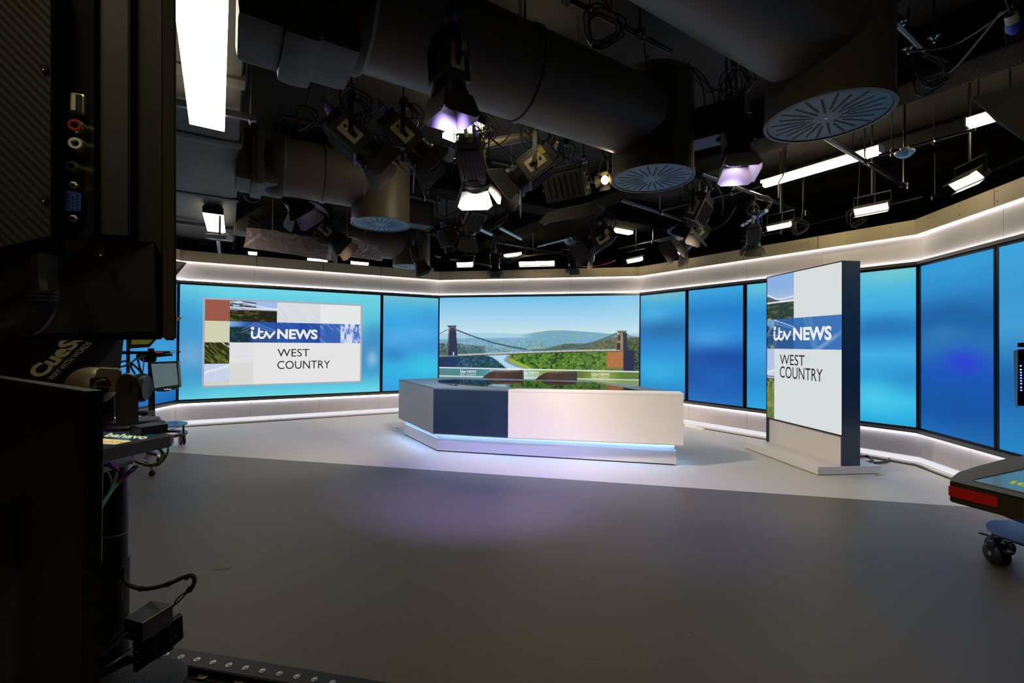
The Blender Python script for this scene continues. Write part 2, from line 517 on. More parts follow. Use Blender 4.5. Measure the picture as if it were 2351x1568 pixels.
# ------------------------------------------------------------------ wall screens
def wall_screen(label, k, t0, t1, painter, nu, nv, z0=SB, z1=ST, name='video_screen', group=None, bz=.022):
    c = wp(k, (t0 + t1) / 2, z0, .0)
    o = thing(name, label, 'screen', c, group=group)
    L = (CH[k + 1] - CH[k]).length; b = bz / L
    bm = NB()
    strip(bm, k, z0 - .008, z1 + .012, .000, .034, t0, t1)
    part('housing', bm, bezel, o)
    bm = NB()
    strip(bm, k, z1 - bz + .012, z1 + .012, .034, .046, t0, t1)
    strip(bm, k, z0 - .008, z0 + bz - .01, .034, .046, t0, t1)
    strip(bm, k, z0, z1, .034, .046, t0, t0 + b)
    strip(bm, k, z0, z1, .034, .046, t1 - b, t1)
    part('bezel', bm, bezel, o)
    a, bb = wp(k, t0 + b, z1 - bz + .012, .037), wp(k, t1 - b, z1 - bz + .012, .037)
    d = wp(k, t0 + b, z0 + bz - .01, .037)
    screen_grid('display', o, a, bb, d, nu, nv, painter)
    return o, a, bb, d
T = seg_t
CY = (98, 205, 228)
p_left = bokeh([(0, (104, 210, 230)), (.12, (100, 204, 226)), (.35, (72, 170, 214)), (.6, (66, 140, 198)), (.8, (64, 158, 206)), (.93, (92, 200, 224)), (1, (110, 214, 226))],
    [(.02, .35, .12, .3, (62, 150, 208), .8), (.05, .62, .08, .12, (150, 190, 225), .55), (.0, .85, .12, .16, (70, 150, 205), .5), (.93, .2, .12, .2, (104, 205, 220), .6),
     (.94, .55, .03, .12, (70, 140, 196), .7), (.955, .66, .03, .08, (165, 208, 232), .7), (.97, .42, .06, .12, (60, 135, 190), .6), (.5, .02, .6, .04, (118, 214, 230), .5)])
p_left2 = bokeh([(0, (112, 190, 210)), (.12, (75, 180, 220)), (.3, (52, 160, 225)), (.55, (62, 150, 215)), (.75, (50, 180, 225)), (1, (50, 160, 225))],
    [(.25, .45, .3, .15, (88, 178, 232), .6), (.2, .62, .25, .08, (45, 125, 190), .7), (.8, .75, .35, .14, (62, 198, 228), .7), (.7, .38, .35, .09, (95, 180, 235), .6), (.85, .2, .3, .1, (60, 150, 215), .5)])
p_r1 = bokeh([(0, (96, 180, 205)), (.15, (55, 160, 220)), (.35, (38, 120, 185)), (.5, (40, 135, 205)), (.7, (48, 160, 220)), (1, (30, 130, 200))],
    [(.3, .2, .4, .1, (85, 185, 225), .6), (.6, .35, .5, .09, (36, 100, 160), .6), (.4, .78, .5, .1, (60, 190, 230), .5), (.5, .03, .6, .04, (120, 190, 205), .5)])
p_r2 = bokeh([(0, (62, 165, 220)), (.2, (34, 125, 200)), (.4, (45, 140, 215)), (.6, (24, 88, 170)), (.8, (22, 84, 170)), (1, (34, 112, 190))],
    [(.4, .45, .4, .08, (78, 165, 228), .6), (.7, .6, .6, .08, (20, 72, 160), .7), (.6, .78, .4, .08, (32, 115, 195), .4)])
p_r3 = bokeh([(0, (92, 190, 220)), (.25, (44, 145, 215)), (.5, (58, 155, 225)), (.8, (40, 140, 205)), (1, (45, 165, 225))],
    [(.3, .55, .5, .1, (70, 165, 228), .5), (.5, .05, .6, .05, (110, 200, 215), .5)])
p_r4 = bokeh([(0, (98, 192, 215)), (.1, (80, 185, 220)), (.25, (62, 170, 222)), (.4, (40, 130, 195)), (.55, (66, 172, 228)), (.7, (44, 150, 212)), (.85, (60, 190, 232)), (1, (38, 165, 220))],
    [(.75, .03, .3, .05, (125, 205, 205), .6), (.55, .36, .5, .07, (35, 105, 172), .7), (.6, .82, .3, .12, (80, 205, 236), .7), (.2, .3, .3, .1, (72, 175, 228), .5), (.9, .7, .25, .09, (40, 140, 200), .5)])
p_r5 = bokeh([(0, (40, 148, 210)), (.15, (44, 140, 205)), (.35, (28, 98, 165)), (.5, (40, 112, 178)), (.65, (24, 84, 180)), (.85, (16, 82, 162)), (1, (24, 104, 178))],
    [(.4, .3, .5, .07, (24, 88, 155), .6), (.35, .42, .3, .06, (55, 130, 190), .5), (.62, .58, .28, .07, (44, 62, 210), .95), (.4, .85, .5, .1, (14, 78, 160), .6), (.5, .05, .5, .05, (52, 160, 218), .5)])
p_r6 = bokeh([(0, (55, 160, 215)), (.25, (58, 150, 208)), (.4, (66, 155, 210)), (.65, (30, 105, 175)), (1, (35, 130, 195))], [(.2, .7, .3, .1, (28, 92, 165), .6)])
wall_screen('big turquoise blurred video screen on the left wall carrying the framed logo panel', 1, .0, T(1, 874.5), p_left, 70, 40)
wall_screen('narrow bright blue screen on the left wall beside the corner, left of the bridge picture', 1, T(1, 876), 1., p_left2, 20, 40)
wall_screen('blue screen on the far left wall behind the prompter stand', 0, .42, 1., bokeh([(0, (40, 120, 185)), (.5, (48, 135, 200)), (.8, (45, 150, 215)), (1, (25, 105, 185))], [(.8, .6, .3, .2, (70, 170, 220), .5), (.9, .95, .3, .1, (25, 90, 165), .5)]), 20, 30)
wall_screen('blue screen on the right wall next to the bridge picture', 3, .0, T(3, 1578), p_r1, 20, 40)
wall_screen('deep blue screen, second from the bridge picture on the right wall', 3, T(3, 1580.5), T(3, 1712.5), p_r2, 20, 40)
wall_screen('blue screen half hidden behind the left side of the tall display stand', 3, T(3, 1715), T(3, 1889), p_r3, 20, 40)
wall_screen('bright cyan blue screen just right of the tall display stand', 3, T(3, 1891), .999, p_r4, 20, 40)
wall_screen('dark blue screen with a violet glow, right of the wall corner', 4, .001, T(4, 2296), p_r5, 24, 40)
wall_screen('mid blue screen at the right end of the wall, cut by the picture edge', 4, T(4, 2298.5), .99, p_r6, 12, 40)

# --- the bridge view on the back wall
def landscape(Uu, Vv):
    X = 128 + Uu * 2009 * 1.0
    top = 366 - 26 * Uu; Hh = 910 + 79 * Uu
    Y = top + Vv * Hh
    C = np.zeros(Uu.shape + (3,))
    for k, (a, b, c) in enumerate(((112, 165, 198), (190, 212, 224), (232, 236, 236))):
        C[..., k] = np.interp(Y, [340, 560, 710], [a, b, c])
    C = mixc(C, (150, 205, 232), .5 * sst(1400, 2137, X) * sst(760, 400, Y))
    n1 = fbm(X / 60, Y / 20, 1); n2 = fbm(X / 14, Y / 9, 5); n3 = fbm(X / 6, Y / 5, 9); n4 = fbm(X / 120, Y / 30, 20)
    # far hills
    far = 722 - 8 * np.sin(X / 300.) + 8 * (n4 - .5)
    C = mixc(C, (168, 206, 226), sst(-3, 3, Y - far))
    hill = 752 - 48 * np.exp(-((X - 1560) / 420.) ** 2) - 30 * np.exp(-((X - 1250) / 260.) ** 2) + 6 * (n1 - .5)
    mh = sst(-2, 2, Y - hill) * sst(950, 1150, X)
    C = mixc(C, (118, 168, 190), mh)
    C = mixc(C, (142, 186, 150), mh * sst(.5, .75, n1) * .8)
    mid = 765 + 12 * (n4 - .5) + 10 * sst(600, 128, X)
    C = mixc(C, (122, 168, 196), sst(-4, 4, Y - mid) * .85); C = mixc(C, (110, 158, 150), sst(-2, 6, Y - mid - 14) * sst(.45, .7, n4) * .5)
    C = mixc(C, (92, 142, 170), sst(780, 800, Y) * sst(.5, .75, n1) * .6)
    C = mixc(C, (128, 170, 150), sst(780, 830, Y) * sst(.55, .8, n4) * .6)
    city = sst(785, 800, Y) * sst(900, 850, Y) * sst(1300, 1150, X)
    C = mixc(C, (225, 235, 240), city * sst(.62, .72, n3) * .7)
    C = mixc(C, (84, 128, 122), sst(830, 850, Y) * sst(.5, .66, n2) * .55)
    # left hillside and houses
    lf = sst(-6, 6, Y - (815 + 30 * sst(128, 640, X) + 20 * (n1 - .5))) * sst(640, 590, X)
    C = mixc(C, (70, 105, 115), lf * .8)
    C = mixc(C, (205, 215, 220), lf * sst(.6, .68, n3) * sst(900, 820, Y))
    C = mixc(C, (58, 78, 55), lf * sst(.48, .6, n2) * .8)
    # wooded ridge right of centre
    rid = 880 - 60 * sst(1150, 1500, X) - 60 * sst(1600, 1900, X) + 26 * (n2 - .5)
    rd = sst(-4, 4, Y - rid) * sst(1180, 1230, X)
    C = mixc(C, (98, 112, 88), rd); C = mixc(C, (56, 78, 62), rd * sst(.45, .65, n2) * .9)
    C = mixc(C, (150, 148, 105), rd * sst(.55, .8, n1) * .6)
    C = mixc(C, (160, 205, 70), np.exp(-((X - 1150) / 60.) ** 2 - ((Y - 862) / 6.) ** 2))
    # gorge below the deck
    deck = np.interp(X, [128, 330, 960, 1500, 1950, 2137], [942, 936, 912, 893, 886, 884])
    g = sst(0, 8, Y - deck - 8)
    C = mixc(C, (120, 170, 195), g)
    lt = g * sst(12, -12, X - np.interp(Y, [940, 960, 1000, 1040, 1075], [640, 700, 760, 810, 860]) - 26 * (n2 - .5))
    C = mixc(C, (34, 66, 84), lt); C = mixc(C, (64, 112, 140), lt * sst(.45, .7, n2) * .9); C = mixc(C, (30, 60, 36), lt * sst(.55, .75, n1) * sst(430, 600, X) * .7)
    C = mixc(C, (32, 52, 92), g * sst(410, 330, X) * .85)
    C = mixc(C, (110, 160, 190), g * sst(.62, .72, n3) * sst(300, 330, X) * sst(430, 410, X))
    riv = g * (1 - lt) * sst(14, -14, X - np.interp(Y, [930, 960, 990, 1020, 1050, 1080], [860, 830, 815, 860, 930, 1040]))
    C = mixc(C, (176, 212, 234), riv)
    bank0 = np.interp(Y, [930, 960, 990, 1020, 1050, 1080], [880, 840, 825, 880, 960, 1060])
    bk = g * sst(-8, 8, X - bank0)
    C = mixc(C, (150, 142, 138), bk)
    C = mixc(C, (150, 180, 60), g * sst(-8, 8, X - bank0 - 40))
    gr = g * sst(-10, 10, X - np.interp(Y, [925, 960, 1000, 1040, 1080], [900, 870, 960, 1060, 1130]) - 20 * (n2 - .5))
    C = mixc(C, (72, 118, 44), gr); C = mixc(C, (134, 164, 60), gr * sst(.45, .75, n2)); C = mixc(C, (30, 64, 34), gr * sst(.5, .3, fbm(X / 22, Y / 26, 33)) * .9)
    C = mixc(C, (160, 172, 66), gr * sst(1300, 1700, X) * sst(.5, .8, n3) * .6)
    # rock and brick under the right tower
    br = g * sst(1828, 1836, X + (Y - 1000) * .05) * sst(1992, 1986, X)
    C = mixc(C, (172, 108, 62), br); C = mixc(C, (205, 150, 110), br * sst(.55, .75, n3) * .7)
    C = mixc(C, (96, 120, 50), br * sst(1040, 1080, Y + 30 * (n2 - .5)))
    dk = sst(1986, 1994, X) * sst(880, 890, Y)
    C = mixc(C, (34, 40, 72), dk); C = mixc(C, (74, 120, 50), dk * sst(2080, 2110, X) * sst(.45, .6, n2))
    rt = sst(2030, 2040, X) * sst(750, 760, Y - 10 * n2) * sst(886, 880, Y)
    C = mixc(C, (88, 100, 60), rt); C = mixc(C, (50, 66, 44), rt * sst(.45, .6, n2))
    # suspension cables, hangers, deck
    def line(C, fy, th, c, m, a=1.): return mixc(C, c, m * a * np.clip(1.4 - np.abs(Y - fy) / th, 0, 1))
    cl = np.interp(X, [305, 500, 700, 905, 1050], [682, 752, 812, 855, 880]); ml = ((X > 300) & (X < 1050)).astype(float)
    hg = (np.mod(X, 22) < 3) * ml * (Y > cl) * (Y < deck); C = mixc(C, (90, 110, 120), hg * .5)
    cr_ = np.interp(X, [1100, 1340, 1500, 1600, 1700, 1800, 1930], [886, 882, 862, 842, 812, 775, 715]); mr = ((X > 1100) & (X < 1930)).astype(float)
    hg = (np.mod(X, 26) < 5) * mr * (Y > cr_) * (Y < deck); C = mixc(C, (100, 92, 70), hg * .8)
    C = line(C, cl, 7, (52, 84, 104), ml); C = line(C, cr_, 8, (72, 104, 120), mr); C = line(C, cr_ + 14, 4, (92, 118, 124), ((X > 1450) & (X < 1930)).astype(float))
    C = line(C, np.interp(X, [128, 220], [722, 682]), 4, (60, 85, 100), (X < 220).astype(float))
    C = line(C, np.interp(X, [2020, 2137], [725, 812]), 5, (80, 105, 120), (X > 2020).astype(float))
    C = line(C, np.interp(X, [2020, 2137], [745, 835]), 3, (90, 110, 120), (X > 2020).astype(float))
    md = ((X > 325) & (X < 1960)).astype(float)
    C = line(C, deck, 10, (206, 204, 196), md); C = line(C, deck + 11, 4, (50, 62, 60), md)
    C = mixc(C, (70, 84, 86), md * (np.mod(X, 16) < 6) * np.clip(1.3 - np.abs(Y - deck) / 5, 0, 1) * .6)
    C = line(C, deck, 6, (150, 148, 145), (X < 325).astype(float))
    # towers
    def tower(C, x0, x1, X0, X1, yt, yb, c):
        t = (Y - yt) / (yb - yt); l = x0 + (X0 - x0) * t; r = x1 + (X1 - x1) * t
        return mixc(C, c, (X > l) * (X < r) * (Y > yt) * (Y < yb) * 1.)
    C = tower(C, 232, 306, 206, 328, 655, 940, (46, 54, 82)); C = tower(C, 230, 242, 206, 222, 655, 940, (112, 104, 92))
    C = tower(C, 232, 306, 230, 308, 655, 688, (96, 106, 112)); C = tower(C, 246, 292, 246, 292, 668, 684, (50, 58, 72))
    C = tower(C, 213, 313, 218, 308, 640, 656, (72, 84, 92))
    C = tower(C, 276, 288, 276, 288, 905, 938, (190, 200, 205))
    C = tower(C, 1942, 2020, 1918, 2036, 712, 886, (150, 132, 96)); C = tower(C, 1984, 2020, 1986, 2036, 712, 886, (40, 44, 70))
    C = tower(C, 1922, 2028, 1930, 2020, 688, 700, (142, 146, 136)); C = tower(C, 1934, 2018, 1938, 2016, 699, 716, (84, 86, 84))
    ar = ((X - 1949) / 13.) ** 2 + ((Y - 762) / 32.) ** 2 < 1; C = mixc(C, (48, 46, 54), ar * (Y < 796) * 1.)
    C = tower(C, 1930, 1960, 1926, 1962, 812, 884, (46, 44, 56))
    # lower graphic bands
    by = 1058 + 42 * Uu
    bl = np.zeros(Uu.shape + (3,))
    for k, (a, b, c, d) in enumerate(((84, 96, 168, 132), (132, 150, 212, 152), (138, 160, 226, 62))):
        bl[..., k] = np.interp(X, [150, 620, 960, 1250], [a, b, c, d])
    bl = mixc(bl, (66, 128, 140), np.exp(-((X - 450) / 160.) ** 2)); bl = mixc(bl, (70, 96, 52), sst(1300, 1500, X) * sst(1750, 1500, X) * .8)
    bl = mixc(bl, (150, 160, 66), np.exp(-((X - 1780) / 60.) ** 2)); bl = mixc(bl, (86, 112, 58), sst(1850, 2000, X) * .8)
    m = sst(0, 4, Y - by)
    low = sst(0, 4, Y - by - 82)
    bl = mixc(bl, (200, 224, 216), .28 * low[..., None].squeeze() if False else .28 * low)
    C = C * (1 - m[..., None]) + bl * m[..., None]
    C = mixc(C, (240, 244, 246), np.clip(1.5 - np.abs(Y - by) / 5.5, 0, 1)); C = mixc(C, (232, 240, 236), np.clip(1.4 - np.abs(Y - by - 82) / 4.5, 0, 1))
    C = mixc(C, (255, 255, 255), .0 * m)
    return C * 1.0
o, a, b, d = wall_screen('wide wall screen with a suspension bridge over a river gorge, behind the desk', 2, .0, 1., landscape, 540, 270, name='bridge_screen', bz=.008)
Rv = (b - a).normalized(); Uv = V(0, 0, 1); Wd = (b - a).length; Hd = (a - d).length
def band_logo(cx, i):
    u = (cx - 128) / 2009; top = 366 - 26 * u; Hh = 910 + 79 * u
    def PP(x, y): return a + Rv * ((x - 128) / 2009 * Wd) - Uv * ((y - top) / Hh * Hd)
    y0 = 1058 + 42 * u
    s = 1.08
    itv_mark('logo_mark', PP(cx - 86, y0 + 48), Rv, Uv, 74 / 2009 * Wd, 34 / Hh * Hd, txt_white, o, .003)
    text_part('lettering', 'NEWS', PP(cx - 6, y0 + 48), Rv, Uv, 92 / 2009 * Wd, 28 / Hh * Hd, txt_white, o, .012, .003)
    text_part('lettering', 'WEST COUNTRY', PP(cx - 86, y0 + 73), Rv, Uv, 172 / 2009 * Wd, 18 / Hh * Hd, txt_soft, o, 0, .003)
for i, cx in enumerate((440, 756, 1086, 1424, 1772)): band_logo(cx, i)

# --- framed logo panel on the big left screen
def logo_paint(Uu, Vv):
    c = np.clip((Uu * 7).astype(int), 0, 6); r = np.clip((Vv * 4).astype(int), 0, 3)
    x = Uu * 7; y = Vv * 4
    C = np.zeros(Uu.shape + (3,)) + np.array((228, 228, 228.))
    n = fbm(x * 3 + y, y * 14 - x, 3); n2 = fbm(x * 10, y * 10, 8); nd = fbm((x + y) * 2.2, (y - x) * 14, 15); nr = fbm((x - y) * 7, (x + y) * 1.2, 25)
    def T_(m, col): 
        nonlocal C
        C = mixc(C, col, m * 1.)
    m = (r == 0) & (c == 0); T_(m, (152, 88, 74))
    m = (r == 0) & ((c == 1) | (c == 2))
    T_(m, (160, 186, 232)); T_(m * sst(.42, .46, y - .0 * x), (34, 36, 22))
    T_(m * (y > .42) * sst(.5, .75, n), (84, 92, 30)); T_(m * (y > .42) * sst(.7, .4, y) * (x < 2.2) * sst(.06, .03, np.abs(np.mod(x, .5) - .2) - .06) * .8, (120, 72, 62))
    T_(m * (y < .38) * sst(.45, .6, n) * (x < 2.1) * .9, (62, 60, 62))
    cb = .02 + .26 * sst(1.3, 2.9, x) + .05; T_(m * np.clip(1.4 - np.abs(y - cb) / .035, 0, 1) * .8, (222, 230, 245)); T_(m * np.clip(1.4 - np.abs(y - .30 - .02 * x) / .03, 0, 1), (236, 232, 222))
    m = (r == 0) & ((c == 3) | (c == 4)); T_(m, (218, 221, 224)); T_(m * sst(.4, .8, nr) * .4, (200, 205, 214))
    m = (r == 0) & (c >= 5); T_(m, (230, 231, 231))
    m = (r == 1) & (c == 0); T_(m, (206, 207, 176)); T_(m * sst(.5, .8, nd) * .35, (224, 222, 200))
    m = (r == 1) & (c >= 1); T_(m, (36, 66, 150))
    m1 = m * (x < 2.95); T_(m1, (40, 84, 160)); T_(m1 * sst(1.9, 1.0, x + (y - 1) * .2) * (y < 1.5), (118, 168, 222))
    T_(m1 * sst(.0, .12, y - 1.12 - .25 * np.abs(x - 1.75) ** 1.2 * 0 - .12 * n2) * sst(2.1, 1.7, x), (22, 46, 62)); T_(m1 * sst(.5, .7, n2) * (y > 1.3) * (x < 2.0), (38, 78, 74))
    T_(m1 * (x > 2.02) * (y > 1.5) * .5, (60, 72, 120)); T_(m1 * (y > 1.85) * sst(.6, .7, n2) * (x < 1.9), (150, 180, 90))
    for sx in (0., .12): T_(m1 * np.clip(1.4 - np.abs((y - 1.05 - sx) - np.where(x < 2.05, (2.05 - x) * .62, (x - 2.05) * .40)) / .018, 0, 1) * (x > 1.5) * .6, (150, 190, 230))
    T_(m1 * np.clip(1.4 - np.abs(y - 1.52 - .02 * x) / .02, 0, 1) * (x > 1.7) * .5, (140, 175, 215))
    T_(m * (c == 3), (38, 82, 168)); T_(m * (c == 4), (36, 72, 158)); T_(m * (c >= 3) * (c < 5) * sst(.5, .8, nr) * .3, (84, 130, 200))
    T_(m * (c == 5), (54, 96, 180)); T_(m * (c == 5) * sst(.45, .75, nr) * .7, (150, 178, 222))
    T_(m * (c == 6), (80, 112, 200)); T_(m * (c == 6) * sst(.35, .62, fbm(x * 9, y * 3, 40)), (212, 222, 240))
    m = (r == 2) & (c == 0); T_(m, (40, 44, 22)); T_(m * sst(.4, .7, nd), (104, 116, 40)); T_(m * (x - (y - 2) > .45) * sst(.5, .8, nd), (150, 100, 80)); T_(m * (y < 2.2) * sst(.55, .65, nd), (210, 215, 220))
    m = (r == 3) & (c == 0); T_(m, (196, 206, 234)); T_(m * (np.mod(x, .09) < .02) * (y > 3.4 - .25 * x), (214, 220, 240)); T_(m * np.clip(1.4 - np.abs(y - 3.38 + .32 * x) / .025, 0, 1), (242, 242, 244)); T_(m * np.clip(1.4 - np.abs(y - 3.45 + .32 * x) / .012, 0, 1), (238, 240, 244))
    T_(m * (y > 3.86 - .08 * n2 - .1 * np.exp(-((x - .9) / .12) ** 2)), (208, 208, 196))
    m = (r == 2) & (c == 1); T_(m, (222, 222, 227)); m = (r == 3) & (c == 1); T_(m, (217, 217, 213))
    m = (r >= 2) & (c == 1); T_(m * np.clip(1.4 - np.abs(y - 2.9 + .2 * (x - 1)) / .02, 0, 1) * .5, (240, 240, 242))
    return C
k = 1
i0, i1 = T(1, 470), T(1, 828)
z_of = lambda px, py: (lambda t, d0=.05: None)
def on_wall(px, py, k, d):
    A = offs(d); a_, b_ = A[k], A[k + 1]; r = ray(px, py); dd = b_ - a_
    den = dd.x * r.y - dd.y * r.x
    t = (a_.y * r.x - a_.x * r.y) / den
    q = a_.lerp(b_, t); s = q.y / r.y
    return V(q.x, q.y, CAMH + r.z * s), t
pA, tA = on_wall(470.5, 687.5, 1, .05); pB, tB = on_wall(828, 702, 1, .05); pC, _ = on_wall(470, 886.5, 1, .05); pD, _ = on_wall(827, 873.5, 1, .05)
zt_, zb_ = (pA.z + pB.z) / 2, (pC.z + pD.z) / 2
lp = thing('logo_panel', 'framed logo panel of coloured tiles shown on the big left wall screen', 'panel', wp(1, (tA + tB) / 2, zb_, .045))
Aa, Bb, Dd = wp(1, tA, zt_, .055), wp(1, tB, zt_, .055), wp(1, tA, zb_, .055)
RL = (Bb - Aa).normalized(); WL = (Bb - Aa).length; HL = zt_ - zb_
screen_grid('tile_picture', lp, Aa, Bb, Dd, 420, 224, logo_paint)
fr_m = glow('panel_frame_grey', (168, 172, 182), 1.0); fr_d = glow('panel_frame_shade', (150, 148, 156), 1.0)
NL = RL.cross(V(0, 0, 1)).normalized()
def bar(bm, p, q, w, t, N, base=0.):
    dd = (q - p); L_ = dd.length; M = Matrix((dd.normalized(), N, dd.normalized().cross(N))).transposed()
    box(bm, (p + q) / 2 + N * (base + t / 2), (L_, t, w), M, .003)
bm = NB(); w_ = .028
bar(bm, Aa - RL * w_ + V(0, 0, w_ / 2), Bb + RL * w_ + V(0, 0, w_ / 2), w_, .012, NL); bar(bm, Dd - RL * w_ - V(0, 0, w_ / 2), V(Bb.x, Bb.y, zb_) + RL * w_ - V(0, 0, w_ / 2), w_, .012, NL)
bar(bm, Aa - RL * w_ / 2, Dd - RL * w_ / 2, w_, .012, NL); bar(bm, Bb + RL * w_ / 2, V(Bb.x, Bb.y, zb_) + RL * w_ / 2, w_, .012, NL)
part('frame', bm, fr_m, lp)
def put(parent, A_, R_, W_, H_, u0, u1, v0, v1, body, m, bold=0., itv=False):
    org_ = A_ + R_ * (u0 * W_) - V(0, 0, v1 * H_)
    if itv: return itv_mark('logo_mark', org_, R_, V(0, 0, 1), (u1 - u0) * W_, (v1 - v0) * H_, m, parent, .003)
    return text_part('lettering', body, org_, R_, V(0, 0, 1), (u1 - u0) * W_, (v1 - v0) * H_, m, parent, bold, .003)
put(lp, Aa, RL, WL, HL, .263, .421, .305, .454, '', txt_white, itv=True)
put(lp, Aa, RL, WL, HL, .430, .695, .328, .452, 'NEWS', txt_white, .035)
put(lp, Aa, RL, WL, HL, .433, .641, .574, .670, 'WEST', txt_dark)
put(lp, Aa, RL, WL, HL, .433, .784, .722, .824, 'COUNTRY', txt_dark)

# ------------------------------------------------------------------ tall display stand
mo = V(3.6087, 4.9223, 0); an = -1.4686
E1 = V(math.cos(an), math.sin(an), 0); E2 = V(-math.sin(an), math.cos(an), 0)   # E1 along the face (towards camera), E2 depth
ZT, ZB, ZS, MW, MD = 2.335, .089, .418, 1.251, .214
st = thing('display_stand', 'tall portrait display stand with logo picture and navy side on a white plinth', 'display', mo - E1 * MW / 2)
NF = -E2
def mbox(c0, w, d, z0, z1):
    bm = NB(); prism(bm, [c0 + V(0, 0, z0), c0 - E1 * w + V(0, 0, z0), c0 - E1 * w + E2 * d + V(0, 0, z0), c0 + E2 * d + V(0, 0, z0)], (0, 0, z1 - z0)); return bm
part('housing', mbox(mo + E2 * .012, MW, MD - .012, ZS - .01, ZT), navy, st)
part('side_panel', mbox(mo + E2 * .0, .02, MD, ZB, ZS - .01), navy, st)
bm = NB(); prism(bm, [mo - E1 * MW + V(0, 0, ZB), mo - E1 * (MW - .02) + V(0, 0, ZB), mo - E1 * (MW - .02) + E2 * MD + V(0, 0, ZB), mo - E1 * MW + E2 * MD + V(0, 0, ZB)], (0, 0, ZS - .01 - ZB))
part('side_panel', bm, navy, st)
part('lower_panel', mbox(mo - E1 * .02 + E2 * .03, MW - .04 - .0, .1, ZB, ZS - .01), white_lam, st, label='white lower panel')
bm = NB()
for (z0, z1) in ((ZT - .012, ZT + .0), (ZS - .01, ZS + .006)):
    prism(bm, [mo + V(0, 0, z0), mo - E1 * MW + V(0, 0, z0), mo - E1 * MW + E2 * .012 + V(0, 0, z0), mo + E2 * .012 + V(0, 0, z0)], (0, 0, z1 - z0))
for c in (mo, mo - E1 * (MW - .008)):
    prism(bm, [c + V(0, 0, ZS + .006), c - E1 * .008 + V(0, 0, ZS + .006), c - E1 * .008 + E2 * .012 + V(0, 0, ZS + .006), c + E2 * .012 + V(0, 0, ZS + .006)], (0, 0, ZT - .018 - ZS))
part('bezel', bm, bezel, st)
def mono_paint(Uu, Vv):
    C = np.zeros(Uu.shape + (3,)) + np.array((214, 220, 220.))
    x, y = Uu, Vv * 1.54
    n = fbm(x * 14, Vv * 60, 4); n2 = fbm(x * 40, Vv * 60, 14); nr = fbm((x * 3 - Vv * 6), (x + Vv) * 1.3, 24)
    def T_(m, col):
        nonlocal C; C = mixc(C, col, m * 1.)
    m = (Uu < .41) & (Vv < .305)
    T_(m, (140, 176, 222)); T_(m * sst(.16, .0, Vv) * .4, (130, 168, 226)); T_(m * sst(.08, .15, Vv) * .6, (168, 188, 226))
    T_(m * (Vv > .14 + .03 * sst(0, .18, Uu)) * (Uu < .2), (74, 90, 98))
    cab = .125 + .028 * sst(0, .18, Uu) - .0 * Uu; T_(m * np.clip(1.5 - np.abs(Vv - cab - .012 * np.sin(Uu * 7)) / .005, 0, 1), (220, 226, 232))
    T_(m * (Vv > .19), (38, 56, 50)); T_(m * (Vv > .19) * sst(.42, .7, n), (80, 92, 62)); T_(m * (Vv > .27) * sst(.5, .7, n), (96, 110, 58)); T_(m * (Vv > .27) * (Uu < .06) * sst(.5, .6, n2), (200, 180, 70))
    T_(m * np.clip(1.5 - np.abs(Vv - .184) / .005, 0, 1), (238, 236, 232))
    m = (Vv >= .305) & (Vv < .509)
    T_(m, (52, 108, 172)); T_(m * (Uu < .41), (44, 96, 158)); T_(m * (Uu > .41) * sst(.8, .3, Vv * 2) * .2, (60, 130, 190)); T_(m * (Uu > .7) * .5, (66, 118, 190))
    T_(m * (Uu < .16) * sst(.40, .32, Vv), (110, 160, 210)); T_(m * (Uu < .10) * (Vv > .33 + .05 * n2), (44, 74, 106)); T_(m * (Uu < .41) * (Vv > .42) * .7, (42, 78, 136))
    T_(m * (np.abs(Uu - .13) < .022) * (Vv > .315), (72, 96, 138)); T_(m * (Uu < .12) * (Vv > .48) * sst(.5, .65, n2), (110, 170, 120))
    T_(m * np.clip(1.5 - np.abs(Vv - .31 - np.where(Uu < .13, (.13 - Uu) * .75, (Uu - .13) * .19)) / .004, 0, 1) * (Uu < .41) * .8, (190, 212, 236))
    T_(m * np.clip(1.5 - np.abs(Vv - .33 - np.where(Uu < .13, (.13 - Uu) * .75, (Uu - .13) * .17)) / .003, 0, 1) * (Uu < .41) * .5, (170, 200, 230))
    T_(m * np.clip(1.5 - np.abs(Vv - .415) / .003, 0, 1) * (Uu < .41) * .5, (150, 180, 215))
    for (a0, b0, w) in ((.55, 1.2, .03), (.62, .8, .05)): T_(m * np.clip(1 - np.abs((Uu - a0) - (Vv - .305) * b0 * .5) / w, 0, 1) * .22, (170, 200, 230))
    T_(m * np.clip(1.2 - np.abs((Uu - .72) - (.509 - Vv) * 2.6) / .05, 0, 1) * sst(.36, .45, Vv) * .45, (190, 205, 220))
    T_(m * (np.abs(Uu - .69) < .003) * .3, (120, 160, 200))
    m = (Vv >= .509) & (Uu < .12)
    T_(m, (176, 194, 226)); T_(m * (Vv > .66) * (Vv < .7), (196, 206, 224)); T_(m * (Vv > .715), (66, 84, 68)); T_(m * (Vv > .78), (108, 120, 62)); T_(m * (Vv > .715) * sst(.45, .65, n2), (140, 148, 80)); T_(m * (Vv > .92) * sst(.5, .6, n2), (70, 110, 50))
    T_(m * np.clip(1.5 - np.abs(Vv - .705) / .003, 0, 1), (84, 88, 92)); T_(m * np.clip(1.5 - np.abs(Vv - .67 + .2 * (Uu - .06)) / .004, 0, 1), (235, 235, 238))
    return C
MA = mo - E1 * (MW - .008) + NF * (-.006) + V(0, 0, ZT - .012); MWi = MW - .016; MHi = ZT - .012 - ZS - .006
screen_grid('display', st, MA, MA + E1 * MWi, MA - V(0, 0, MHi), 200, 400, mono_paint)
put(st, MA, E1, MWi, MHi, .102, .378, .351, .4525, '', txt_white, itv=True)
put(st, MA, E1, MWi, MHi, .402, .886, .366, .4525, 'NEWS', txt_white, .035)
